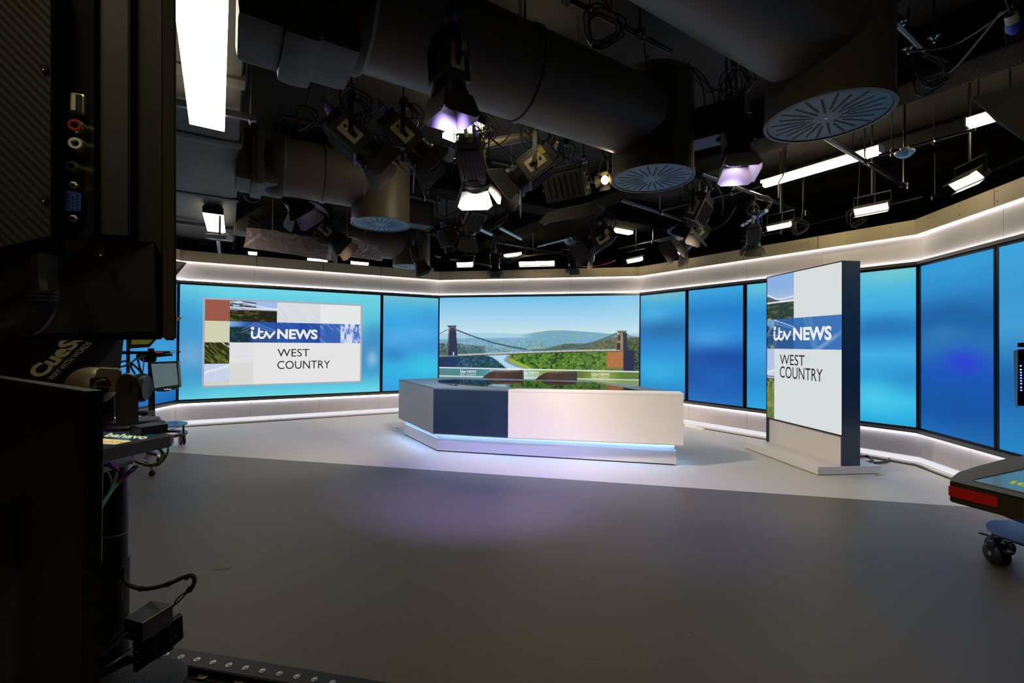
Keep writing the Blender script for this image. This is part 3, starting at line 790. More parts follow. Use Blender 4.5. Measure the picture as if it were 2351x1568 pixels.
put(st, MA, E1, MWi, MHi, .207, .558, .547, .617, 'WEST', txt_dark)
put(st, MA, E1, MWi, MHi, .207, .783, .628, .706, 'COUNTRY', txt_dark)
b0 = V(3.3119, 4.8755, 0); bw, bd = 1.284, .747
bm = NB(); prism(bm, [b0 + V(0, 0, .008), b0 - E1 * bw + V(0, 0, .008), b0 - E1 * bw + E2 * bd + V(0, 0, .008), b0 + E2 * bd + V(0, 0, .008)], (0, 0, ZB - .008))
part('plinth', bm, white_lam, st, label='white plinth')
bm = NB(); i_ = .03; prism(bm, [b0 - E1 * i_ + E2 * i_, b0 - E1 * (bw - i_) + E2 * i_, b0 - E1 * (bw - i_) + E2 * (bd - i_), b0 - E1 * i_ + E2 * (bd - i_)], (0, 0, .008)); part('feet', bm, slot_black, st)
# black cable and tape on the floor beside it
bm = NB(); z = .018
tube(bm, [fl(1975, 1052) + V(0, 0, z), fl(1992, 1050) + V(0, 0, z), fl(2004, 1060) + V(0, 0, z), fl(1990, 1064) + V(0, 0, z), fl(1976, 1062) + V(0, 0, z)], .012)
solo('power_cable', bm, rubber, 'short curl of black cable on the floor right behind the display stand', 'cable', smooth=True)
bm = NB(); tube(bm, [fl(1976, 1046) + V(0, 0, z), fl(2002, 1047) + V(0, 0, z), fl(2032, 1052) + V(0, 0, z), fl(2042, 1059) + V(0, 0, z), fl(2030, 1064) + V(0, 0, z), fl(2008, 1066) + V(0, 0, z)], .014)
solo('power_cable', bm, rubber, 'longer black cable looping out on the floor right of the display stand', 'cable', smooth=True)
tape_m = mat('yellow_tape', (150, 138, 60), .6)
bm = NB(); prism(bm, [fl(1571, 975), fl(1618, 986), fl(1612, 989.5), fl(1571, 979)], (0, 0, .012))
solo('floor_plate', bm, white_lam, 'thin white floor plate behind the right end of the desk', 'plate')
def tape(q, label, tape_m=tape_m):
    bm = NB(); prism(bm, [V(p.x, p.y, .0006) for p in q], (0, 0, .0008)); solo('floor_tape', bm, tape_m, label, 'tape')
tape([fl(2004, 1091.5), fl(2024, 1089.5), fl(2036, 1090), fl(2016, 1092.5)], 'yellow tape mark at the near corner of the display plinth')
tape([fl(908, 982), fl(917, 982), fl(917, 984), fl(908, 984)], 'small yellow tape mark on the floor left of the desk')
tape([fl(486, 1304.5), fl(530, 1303), fl(531, 1306), fl(488, 1309)], 'faded yellow tape strip on the dark floor near the pedestal', mat('faded_tape', (118, 106, 62), .7))

# ------------------------------------------------------------------ presenter desk
ZD, ZU = .84, .25
def D(px, py, z=ZD): return atz(px, py, z)
P1, P2, P3m, P3, P4, P5 = D(916, 871.3), D(995.3, 889.4), D(1166, 894.8), D(1569.5, 904.5), D(1364.7, 875), D(1037, 866.6)
P3b = D(1561, 898.7)
dk = thing('news_desk', 'angular presenter desk with slate end, navy panel and white front over a blue glow', 'desk', V(0, 6, 0))
top_pts = [P1, P2, P3m, P3, P3b, P4, P5]
def flat(pts, z): return [V(p.x, p.y, z) for p in pts]
bm = NB(); prism(bm, flat(top_pts, ZD - .02), (0, 0, .02)); part('desktop', bm, navy_edge, dk, label='slate blue desktop')
def panel(a, b, z0, z1, m, name, lab=None, t=.02, e=0.):
    a, b = V(a.x, a.y, 0), V(b.x, b.y, 0); d_ = (b - a).normalized(); n_ = V(-d_.y, d_.x, 0)
    bm = NB(); prism(bm, [a + V(0, 0, z0) - n_ * e, b + V(0, 0, z0) - n_ * e, b + n_ * t + V(0, 0, z0), a + n_ * t + V(0, 0, z0)], (0, 0, z1 - z0)); return part(name, bm, m, dk, lab)
panel(P1, P2, ZU, ZD - .02, slate, 'end_panel', 'slate metallic end panel')
panel(P2, P3m, ZU, ZD - .02, navy, 'front_panel', 'navy front panel')
wlit = mat('backlit_white_acrylic', (216, 211, 202), .4, emis=(255, 246, 234), es=.22)
dd_ = (V(P3.x, P3.y, 0) - V(P3m.x, P3m.y, 0)).normalized()
panel(P3m + dd_ * .006, P3, ZU, ZD - .021, wlit, 'front_panel', 'white front panel', .03)
bm = NB(); nn = V(-dd_.y, dd_.x, 0)
prism(bm, [V(P3m.x, P3m.y, ZD - .02) + dd_ * .006 - nn * .003, V(P3.x, P3.y, ZD - .02) - nn * .003, V(P3b.x, P3b.y, ZD - .02), V(P3m.x, P3m.y, ZD - .02) + nn * .10 + dd_ * .09], (0, 0, .0235))
part('white_lip', bm, wlit, dk)
panel(P3, P3b, ZU, ZD - .02, wlit, 'end_panel', 'white end panel')
panel(P3b, P4, ZU + .2, ZD - .02, navy, 'rear_panel'); panel(P5, P1, ZU, ZD - .02, slate, 'end_panel')
bm = NB(); prism(bm, flat([P1, P2, P3m, P3, P3b, P4, P5], ZU), (0, 0, .012)); part('underside', bm, white_lam, dk)
# glass inset
G = [D(1005.5, 873.3), D(1008, 879.2), D(1040, 885.7), D(1172, 889.5), D(1472, 896.6), D(1364, 878.0), D(1047, 870.8)]
bm = NB(); prism(bm, flat(G, ZD + .0002), (0, 0, .0012)); part('glass_inset', bm, glass_black, dk, label='black mirror glass top')
# base
B1, B2, B3 = fl(927.2, 998), fl(1003.4, 1036), fl(1552.6, 1069)
B2 = V(B2.x, B2.y, 0)
B4 = V(B3.x + .02, B3.y + .25, 0); B5 = V(P4.x - .1, P4.y - .12, 0); B6 = V(P5.x + .05, P5.y - .12, 0)
base = [B1, B2, B3, B4, B5, B6]
bm = NB(); prism(bm, flat(base, .015), (0, 0, .155)); part('base', bm, white_lam, dk, label='white base')
bm = NB(); cx_ = V(.2, 6.3, 0); prism(bm, [cx_ + (p - cx_) * .985 for p in flat(base, 0)], (0, 0, .015)); part('base_gap_shade', bm, slot_black, dk)  # black block stands for the dark shadow gap beneath the base
ins = [cx_ + (V(p.x, p.y, 0) - cx_) * .99 for p in base]
bm = NB(); prism(bm, flat(ins, .17), (0, 0, .08)); part('recess', bm, white_lam, dk)
bm = NB()
for a_, b_ in ((ins[0], ins[1]), (ins[1], ins[2]), (ins[2], ins[3])):
    d_ = (b_ - a_).normalized(); n_ = V(d_.y, -d_.x, 0)
    prism(bm, [a_ + n_ * .012 + V(0, 0, .242), b_ + n_ * .012 + V(0, 0, .242), b_ + n_ * .024 + V(0, 0, .242), a_ + n_ * .024 + V(0, 0, .242)], (0, 0, .0075))
part('led_strip', bm, led_blue, dk)

# ------------------------------------------------------------------ two presenter chairs
def chair(px0, px1, pyt, Y, label, rz):
    ca = atd((px0 + px1) / 2, pyt, Y)
    w = (px1 - px0) / FPX * Y
    c = V(ca.x, Y + .34, 0)
    o = thing('presenter_chair', label, 'chair', c, Matrix.Rotation(rz, 3, 'Z'), 'brown tub chairs behind the desk')
    zt = ca.z; R_ = w / 2
    # wrap-around shell: curved band, tall at the back (towards camera here), falling to the arms
    bm = NB(); n = 28; rows = []
    for i in range(n + 1):
        t = -PI * .86 + 2 * PI * .86 * i / n      # 0 = back (towards -y)
        sg = lambda v, e: math.copysign(abs(v) ** e, v)
        x, y = sg(math.sin(t), .62) * R_, -sg(math.cos(t), .75) * R_ * .85
        drop = .24 * min(1, max(0, (abs(t) - .95) / 1.5)) ** 1.2
        top = zt - drop
        rows.append([(x, y, .44), (x * 1.03, y * 1.03, .60), (x * 1.0, y * 1.0, top - .015), (x * .96, y * .96, top), (x * .86, y * .86, top - .01), (x * .82, y * .82, .60), (x * .80, y * .80, .44)])
    vs = [[bm.verts.new(Vector(p)) for p in r] for r in rows]
    for a_, b_ in zip(vs, vs[1:]):
        for j in range(7): bm.faces.new((a_[j], a_[(j + 1) % 7], b_[(j + 1) % 7], b_[j]))
    bm.faces.new(vs[0]); bm.faces.new(vs[-1][::-1])
    part('backrest', bm, leather, o, smooth=True, local=True)
    bm = NB()
    tube(bm, [V(*r[3]) + V(0, 0, .003) for r in rows[::2]], .008, 6, 0); part('piping', bm, leather_edge, o, smooth=True, local=True)
    bm = NB(); lathe(bm, [(0, .40), (R_ * .78, .40), (R_ * .82, .43), (R_ * .80, .49), (R_ * .6, .51), (0, .51)], V(0, 0, 0), seg=28); part('seat', bm, leather, o, smooth=True, local=True)
    bm = NB(); cyl(bm, (0, 0, .06), (0, 0, .40), .028); part('column', bm, chrome, o, smooth=True, local=True)
    for i in range(4):
        t = PI / 4 + i * PI / 2; bm = NB(); tube(bm, [V(0, 0, .08), V(math.cos(t) * .15, math.sin(t) * .15, .06), V(math.cos(t) * .3, math.sin(t) * .3, .015)], .014, 8, 3); part('leg', bm, chrome, o, smooth=True, local=True)
chair(1104, 1201, 852.5, 7.42, 'brown leather tub chair behind the desk, the left one', .55)
chair(1231, 1329, 855.5, 7.22, 'brown leather tub chair behind the desk, the right one', .5)
# %%PART2%%
# ------------------------------------------------------------------ ceiling: ducts and diffusers
UX, VX = V(.848, .530, 0), V(-.530, .848, 0)
def diffuser_duct(label, c, length, m_plate, axis_z=3.2, r=.32, rh=.29, ztop=3.56, end_collar=True):
    o = thing('round_duct', label, 'duct', (c[0], c[1], 2.745))
    bm = NB(); lathe(bm, [(0, ztop), (r * .9, ztop), (r, ztop - .05), (r, 2.80), (r + .006, 2.79), (r + .008, 2.748), (r - .012, 2.746), (r - .014, 2.80), (0, 2.80)], V(c[0], c[1], 0), seg=56)
    part('drop_duct', bm, duct_mat, o, smooth=True)
    a = V(c[0], c[1], axis_z) - UX * (r * .55); b = a - UX * length
    bm = NB(); prof = [(0, 0), (rh, 0)]
    n = max(2, int(length / 1.1))
    for i in range(1, n):
        h = length * i / n
        prof += [(rh, h - .02), (rh + .010, h - .018), (rh + .010, h + .018), (rh, h + .02)]
    prof += [(rh, length), (0, length)]
    lathe(bm, prof, a, -UX, seg=56)
    part('horizontal_duct', bm, duct_mat, o, smooth=True)
    if end_collar:
        bm = NB(); lathe(bm, [(0, 0), (rh + .015, 0), (rh + .03, .02), (rh + .03, .10), (rh + .01, .13), (rh * .86, .20), (0, .20)], b + UX * .06, -UX, seg=48)
        part('collar', bm, duct_fabric, o, smooth=True)
    # slotted plate
    bm = NB(); lathe(bm, [(0, 2.752), (r - .016, 2.752), (r - .016, 2.760), (0, 2.760)], V(c[0], c[1], 0), seg=56)
    pl = part('diffuser_plate', bm, m_plate, o)
    bm = NB()
    for i in range(24):
        t = 2 * PI * i / 24 + .1
        d = V(math.cos(t), math.sin(t), 0); s = V(-d.y, d.x, 0)
        r0, r1 = (r * .22, r * .62) if i % 2 else (r * .34, r * .88)
        if i % 2: r0, r1 = r * .22, r * .80
        p = V(c[0], c[1], 2.7515)
        prism(bm, [p + d * r0 - s * .0065, p + d * r1 - s * .0065, p + d * (r1 + .005), p + d * r1 + s * .0065, p + d * r0 + s * .0065], (0, 0, -.0006))
    part('slots', bm, slot_black, pl)
    bm = NB(); lathe(bm, [(0, 2.748), (.010, 2.750), (.010, 2.752)], V(c[0], c[1], 0), seg=12); part('centre_screw', bm, steel, pl)
    return o
diffuser_duct('large grey round duct at top right ending in the nearest slotted diffuser', (1.857, 2.664), 2.7, diff_grey)
diffuser_duct('long grey round duct across the middle ending in a blue slotted diffuser', (1.135, 3.668), 2.18, diff_blue)
diffuser_duct('grey round duct at left ending in the pale blue slotted diffuser above the logo screen', (-1.51, 5.14), .88, diff_blue)
diffuser_duct('small grey round duct with a slotted diffuser right over the left wall cornice', (-1.80, 8.02), 1.8, diff_grey, axis_z=3.12, rh=.26)

def obox(bm, c, F, L, w, h, bev=0.):
    return box(bm, c, (w, L, h), frm(F), bev)
# main rectangular duct at left, along the room
E0 = V(-1.71, 2.84, 0)
tr = thing('supply_duct', 'big dark wrapped rectangular supply duct running along the left ceiling', 'duct', E0 - UX * .7 + V(0, 0, 3.1))
bm = NB(); cL = E0 - UX * .75 + VX * 2.6 + V(0, 0, 3.42)
box(bm, cL, (1.5, 11.5, .64), frm(VX), .07)
part('duct_body', bm, duct_fabric, tr, smooth=True)
for i, s in enumerate((-1.4, .15, 1.25, 3.05, 4.6, 6.4)):
    bm = NB(); box(bm, E0 - UX * .75 + VX * s + V(0, 0, 3.42), (1.545, .16, .68), frm(VX), .06); part('seam_band', bm, duct_fabric, tr, smooth=True)
def boot(label, a, b, w, h, big=.2):
    bm = NB()
    F = (b - a).normalized(); L = (b - a).length
    box(bm, (a + b) / 2, (w, L, h), frm(F), .05)
    box(bm, a.lerp(b, .5), (w + big * .35, L * .32, h + big * .35), frm(F), .06)
    return solo('duct_branch', bm, duct_fabric, label, 'duct', smooth=True)
def pt(c, t, z): return V(c[0], c[1], z) - UX * t
boot('wrapped square branch joining the large duct to the round duct at top left', pt((1.135, 3.668), 2.36, 3.12), pt((1.135, 3.668), 2.90, 3.12), .42, .56)
boot('wrapped square branch above the purple spotlight, joining the left round duct', pt((-1.51, 5.14), 1.06, 3.18), pt((-1.51, 5.14), 1.42, 3.18), .5, .5)
boot('wrapped square branch close to the left cornice, behind the foil panels', pt((-1.80, 8.02), 2.0, 3.2), pt((-1.80, 8.02), 2.7, 3.2), .42, .42)
# support channels below the big duct
def channel(label, a, b, s=.042, rods=()):
    o = thing('support_channel', label, 'channel', a, group=None)
    F = (b - a).normalized(); M = frm(F); L = (b - a).length
    bm = NB()
    U = M @ V(0, 0, 1); Rr = M @ V(1, 0, 0)
    c = (a + b) / 2
    box(bm, c - U * (s / 2 - .003), (s, L, .006), M); box(bm, c - Rr * (s / 2 - .003), (.005, L, s), M); box(bm, c + Rr * (s / 2 - .003), (.005, L, s), M)
    box(bm, c - Rr * (s / 2 - .006) + U * (s / 2 - .002), (.012, L, .004), M); box(bm, c + Rr * (s / 2 - .006) + U * (s / 2 - .002), (.012, L, .004), M)
    part('rail', bm, pipe_mat, o)
    for q in rods:
        bm = NB(); cyl(bm, q - V(0, 0, .05), V(q.x, q.y, ZC), .006, seg=8); part('rod', bm, steel, o, smooth=True)
        bm = NB(); cyl(bm, q - V(0, 0, .032), q - V(0, 0, .022), .013, seg=6); part('nut', bm, steel, o)
    return o
for (x0, y0, x1, y1, lab, rx) in ((250, 205, 588, 273, 'steel channel crossing under the left duct beside the brightest ceiling light', (574, 270)), (300, 495, 551, 529, 'steel channel under the left duct behind the small square light', (541, 527)), (300, 548, 544, 567, 'lowest steel channel under the left duct near the cornice', (535, 566))):
    a, b = atz(x0, y0, 3.05), atz(x1, y1, 3.05); q = atz(rx[0], rx[1], 3.05)
    channel(lab, a, b, rods=(q,))

# felt-wrapped beams
def beam(label, a, b, w, h):
    bm = NB(); obox(bm, (a + b) / 2 + V(0, 0, h / 2), (b - a), (b - a).length, w, h, .03)
    bmesh.ops.subdivide_edges(bm, edges=[e for e in bm.edges if e.calc_length() > 1], cuts=20)
    return solo('acoustic_beam', bm, felt, label, 'beam')
zb = 3.53
ba, bb_ = atz(700, 392, zb), atz(1640, 552, zb); du = (bb_ - ba).normalized()
beam('fuzzy black felt beam running from upper left down to the right wall', ba - du * .35, bb_ + du * .9, .42, .42)
ba, bb_ = atz(2100, 210, zb), atz(1010, 600, zb); dv = (bb_ - ba).normalized()
beam('fuzzy black felt beam running from top right to the back left corner', ba - dv * 3.0, bb_ + dv * .6, .42, .42)
# long flat beams near the camera
def flatbeam(label, a, b, w, h, m=black_deep):
    bm = NB(); obox(bm, (a + b) / 2, (b - a), (b - a).length, w, h, .008); return solo('lighting_beam', bm, m, label, 'beam')
flatbeam('black girder crossing above the centre spotlight at the top', atz(930, 20, 3.72), atz(1560, 285, 3.72), .16, .16)
flatbeam('black girder above the right hand ceiling lights', atz(2420, 235, 3.75), atz(1640, 455, 3.75), .22, .14)

# pipes
def pipe(label, p, q, r=.024, z0=3.3, z1=None, clamps=(), rod=True, m=None):
    a, b = atz(p[0], p[1], z0), atz(q[0], q[1], z1 or z0)
    o = thing('rigging_pipe', label, 'pipe', a)
    bm = NB(); cyl(bm, a, b, r, seg=18); part('tube', bm, m or pipe_mat, o, smooth=True)
    F = (b - a).normalized()
    for t in clamps:
        c = a.lerp(b, t)
        bm = NB(); cyl(bm, c - F * .028, c + F * .028, r * 1.28, seg=18); part('clamp', bm, black_satin, o, smooth=True)
        bm = NB(); cyl(bm, c + V(0, 0, r), V(c.x, c.y, ZC), .007, seg=8); part('rod', bm, steel, o, smooth=True)
        s = F.cross(V(0, 0, 1)).normalized()
        bm = NB(); cyl(bm, c + s * r * 1.5 - V(0, 0, .05), c + s * r * 1.5 + V(0, 0, .02), .008, seg=8); cyl(bm, c + s * r * 1.5 - V(0, 0, .024), c + s * r * 1.5 - V(0, 0, .012), .016, seg=6); part('bolt', bm, steel, o, smooth=True)
    return o
pipe('steel pipe slanting from under the nearest diffuser towards the right wall', (1890, 312), (2150, 472), clamps=(.28, .62))
pipe('steel pipe slanting below the long right hand ceiling light', (1610, 398), (1990, 545), z0=3.3, clamps=(.12, .5))
pipe('dark pipe from the grey cross joint leftwards past the box spotlight', (1510, 484), (1752, 424), z0=3.36, clamps=(.75,))
pipe('short bluish pipe in front of the dark beam crossing, centre right', (1425, 458), (1590, 512), z0=3.24, clamps=(.5,))
pipe('slim pipe joining the two right hand ceiling lights', (2018, 357), (2240, 296), .016, 3.4, clamps=(.15, .6))
pipe('dark pipe running to the right edge over the multi-tube light', (2125, 462), (2420, 330), .022, 3.37, clamps=(.1,))
pipe('dark pipe at the top right corner behind the nearest diffuser', (2010, 0), (2120, 112), .026, 3.6, clamps=(.4,))
pipe('dark pipe crossing the top centre, left of the near duct', (1290, -10), (1540, 118), .02, 3.75, clamps=(.22, .7))
pipe('stub pipe slanting behind the top centre cable bundle', (1400, 92), (1318, 148), .02, 3.6, clamps=(.9,))
pipe('beige lit pipe behind the centre spotlights', (1100, 334), (1235, 308), .05, 3.5, m=duct_mat)
pipe('low pipe over the back wall right of the cornice lamps', (1140, 556), (1330, 592), clamps=(.4,))
pipe('thin green-grey pipe above the bridge picture', (1290, 572), (1420, 597), .018, clamps=(.5,))
pipe('thin pipe above the back wall left of the long warm lamp', (955, 532), (1085, 548), .018, clamps=(.3,))
pipe('pipe over the right part of the back wall near the dangling orange cable', (1420, 572), (1560, 540), .02, clamps=(.6,))
pipe('dark pipe parallel to the right wall above the cornice lamps', (1700, 555), (2120, 452), .02, 3.25, clamps=(.3, .8))
pipe('dark pipe low at left behind the big beam', (560, 384), (1010, 462), .03, 3.3, clamps=(.15, .9))
pipe('pale blue tube coloured as if lit, right of the felt beam crossing, upper one', (1085, 517), (1128, 538), .030, 3.2, m=mat('lit_look_tube', (150, 180, 200), .3, .5))  # blue light of these tube lamps is put into a pale steel colour
pipe('pale blue tube coloured as if lit, right of the felt beam crossing, lower one', (1146, 522), (1196, 548), .028, 3.2, m=MATS['lit_look_tube'])
pipe('bright slanting tube left of the little pale blue lamp', (1235, 566), (1304, 548), .020, 3.3, m=MATS['lit_look_tube'])
pipe('pale blue stub tube, coloured as if lit, hanging under the cross joint at right', (1705, 517), (1760, 484), .024, 3.1, m=MATS['lit_look_tube'])
pipe('warm lit bar behind the lamps over the middle of the bridge picture', (1100, 600), (1290, 578), .028, 3.45, m=duct_mat)
pipe('warm lit bar running above the left end of the bridge picture', (1000, 588), (1130, 612), .022, 3.1, m=duct_mat)
pipe('dark pipe holding the front row of spotlights under the long duct', (650, 268), (1400, 425), .024, 3.52, clamps=(.1, .3, .62, .9))

def bolt(label, p, z, L=.06):
    a = atz(p[0], p[1], z)
    o = thing('threaded_rod', label, 'bolt', a)
    bm = NB(); cyl(bm, a, a + V(0, 0, L), .0075, seg=10); part('rod_end', bm, steel, o, smooth=True)
    bm = NB(); cyl(bm, a + V(0, 0, L * .45), a + V(0, 0, L * .62), .015, seg=6); part('nut', bm, steel, o)
    bm = NB(); cyl(bm, a + V(0, 0, L * .66), a + V(0, 0, L * .72), .02, seg=14); part('washer', bm, steel, o, smooth=True)
    bm = NB(); box(bm, a + V(0, 0, L * .9), (.06, .06, .02)); part('plate', bm, black_satin, o)
    bm = NB(); cyl(bm, a + V(0, 0, L), V(a.x, a.y, ZC), .009, seg=8); part('hanger', bm, pipe_mat, o, smooth=True)
for lab, p in (('bright rod end left of the top centre hook at the very top edge', (1301, 16)), ('bright rod end beside the small warm lamp on the top girder', (1205, 114)), ('bright rod end right of the top centre girder', (1327, 190)),
               ('bright rod end under the near duct left of its seam', (1469, 90)), ('bright rod end at the top edge right of the near duct', (2048, 28)), ('small rod end right of the nearest diffuser', (2085, 124)),
               ('rod end between the two small rod ends right of the nearest diffuser', (2144, 98)), ('rod end under the long duct right of the yellow-labelled light', (1340, 372)), ('rod end left of the pale blue diffuser', (695, 416)), ('rod end above the brown box light', (932, 450))):
    bolt(lab, p, 3.6)
a = atz(1193, 100, 3.6); bm = NB(); cyl(bm, a, V(a.x, a.y, ZC), .008, seg=8)
solo('hanger_rod', bm, steel, 'long bright hanger rod above the top centre girder', 'rod', smooth=True)

# ------------------------------------------------------------------ ceiling luminaires
def batten(label, p, q, z, w, m, end=white_plastic, h=.07, name='ceiling_light', ab=None):
    a, b = ab or (atz(p[0], p[1], z), atz(q[0], q[1], z))
    o = thing(name, label, 'light', (a + b) / 2)
    F = (b - a); L = F.length; M = frm(F); n = F.normalized()
    dh = .05 if m.name == 'fluorescent_warm' else .024
    bm = NB(); box(bm, (a + b) / 2 + V(0, 0, dh / 2), (w, L, dh), M, .004); part('diffuser', bm, m, o)
    if dh > .03: h = .035
    bm = NB(); box(bm, (a + b) / 2 + V(0, 0, dh + h / 2), (w * (.5 if dh > .03 else .92), L + .01, h), M, .004); part('casing', bm, end, o)
    for s in (-1, 1):
        bm = NB(); box(bm, (a + b) / 2 + n * s * (L / 2 + .006) + V(0, 0, .04), (w * 1.02, .012, .08), M, .003); part('end_cap', bm, end, o)
    for t in (.2, .8):
        c = a.lerp(b, t); bm = NB(); cyl(bm, c + V(0, 0, .09), V(c.x, c.y, ZC), .006, seg=6); part('hanger', bm, black, o, smooth=True)
    return o
batten('brightest wide ceiling light at top left beside the black monitor', (459, -40), (476, 294), 2.98, .215, tube_left, black)
batten('small square-looking ceiling light at left above the white antenna', (489, 491), (497, 533), 2.98, .215, tube_left, black)
batten('long warm ceiling light under the pipes at right', (1752, 429), (2022, 351), 3.45, .12, warm_tube)
batten('short warm ceiling light at the far right edge beside a dark flap', (2224, 292), (2345, 256), 3.45, .13, warm_tube)
batten('small warm ceiling light on the top centre girder', (1192, 168), (1242, 188), 3.55, .07, warm_tube, black_satin)
batten('big glaring warm light behind the centre spotlight', (1100, 282), (1030, 322), 3.5, .15, warm_tube, black_satin)
batten('added warm fill light, unseen above and behind the photographer', (0, 0), (0, 0), 3.45, .215, warm_tube, ab=(V(.25, -1.8, 3.45), V(-.50, -.60, 3.45)))  # added, unseen lamp that brightens the foreground equipment
batten('far warm light above the cable loops over the back wall', (1160, 590), (1200, 585), 3.4, .10, warm_tube, black_satin)
batten('far warm light behind the right back spotlight', (1392, 528), (1448, 538), 3.5, .12, warm_tube, black_satin)

def led_panel(label, px, py, wpx, hpx, k, z=2.97, tilt=.5, rot=0.):
    c = atz(px, py, z); d = c.y
    tw = (CH[k + 1] - CH[k]).normalized(); nw = V(tw.y, -tw.x, 0)
    def hit(x):
        r = ray(x, py); t = c.dot(nw) - 0.0; t = (c.x * nw.x + c.y * nw.y) / (r.x * nw.x + r.y * nw.y); return V(r.x * t, r.y * t, 0)
    w = (hit(px + wpx / 2) - hit(px - wpx / 2)).length; h = max(.04, hpx / FPX * d * .70)
    o = thing('led_panel', label, 'light', c, group=None)
    F = nw.copy()
    F = (F * math.cos(tilt) - V(0, 0, math.sin(tilt))).normalized()
    M = frm(F) @ Matrix.Rotation(rot, 3, 'Y')
    bm = NB(); box(bm, c, (w, .012, h), M, .003); part('led_face', bm, warm_led, o)
    bm = NB(); box(bm, c - F * .045, (w * 1.06, .075, h * 1.25), M, .008); hs = part('housing', bm, fixture, o)
    R_ = M @ V(1, 0, 0); U_ = M @ V(0, 0, 1)
    bm = NB()
    for i in range(7): box(bm, c - F * .088 + U_ * (h * .16 * (i - 3)), (w, .014, .006), M)
    part('heatsink', bm, fixture_fin, o)
    bm = NB(); top = c + V(0, 0, .24) - F * .05
    tube(bm, [c - F * .05 - R_ * w * .56, c - F * .05 - R_ * w * .56 + V(0, 0, .15), c - F * .05 + R_ * w * .56 + V(0, 0, .15), c - F * .05 + R_ * w * .56], .008, 6, 0); part('yoke', bm, black_satin, o)
    bm = NB(); cyl(bm, c - F * .05 + V(0, 0, .15), V(c.x - F.x * .05, c.y - F.y * .05, ZC), .011, seg=8); part('drop_rod', bm, black, o, smooth=True)
    bm = NB()
    for s in (-1, 1): box(bm, c + U_ * s * h * .66 + F * .03, (w * 1.04, .06, .004), M)
    part('flap', bm, flag_dark, o)
    return o
led_panel('tiny warm cornice lamp furthest left under the foil panels', 580, 579.5, 20, 9, 1)
led_panel('warm cornice lamp peeking below the right end of the foil panel', 729, 596, 46, 9, 1)
led_panel('warm cornice lamp left of the small slotted diffuser', 826, 603, 40, 9, 1)
led_panel('warm cornice lamp over the left end of the bridge picture', 1067, 606, 36, 13, 2)
led_panel('longest warm cornice lamp, over the middle of the bridge picture', 1232, 604, 80, 14, 2)
led_panel('warm cornice lamp over the right corner of the back wall', 1457, 596, 35, 10, 3)
led_panel('warm cornice lamp over the first screen of the right wall', 1556, 580, 40, 10, 3)
led_panel('warm cornice lamp left of the tall display stand top', 1788, 518, 55, 13, 3)
led_panel('largest warm cornice lamp on the right, above the wall corner', 1999, 480, 76, 22, 3)
mt = led_panel('tilted multi-tube lamp at the right edge above the fascia', 2216, 416, 62, 30, 4, tilt=.75)

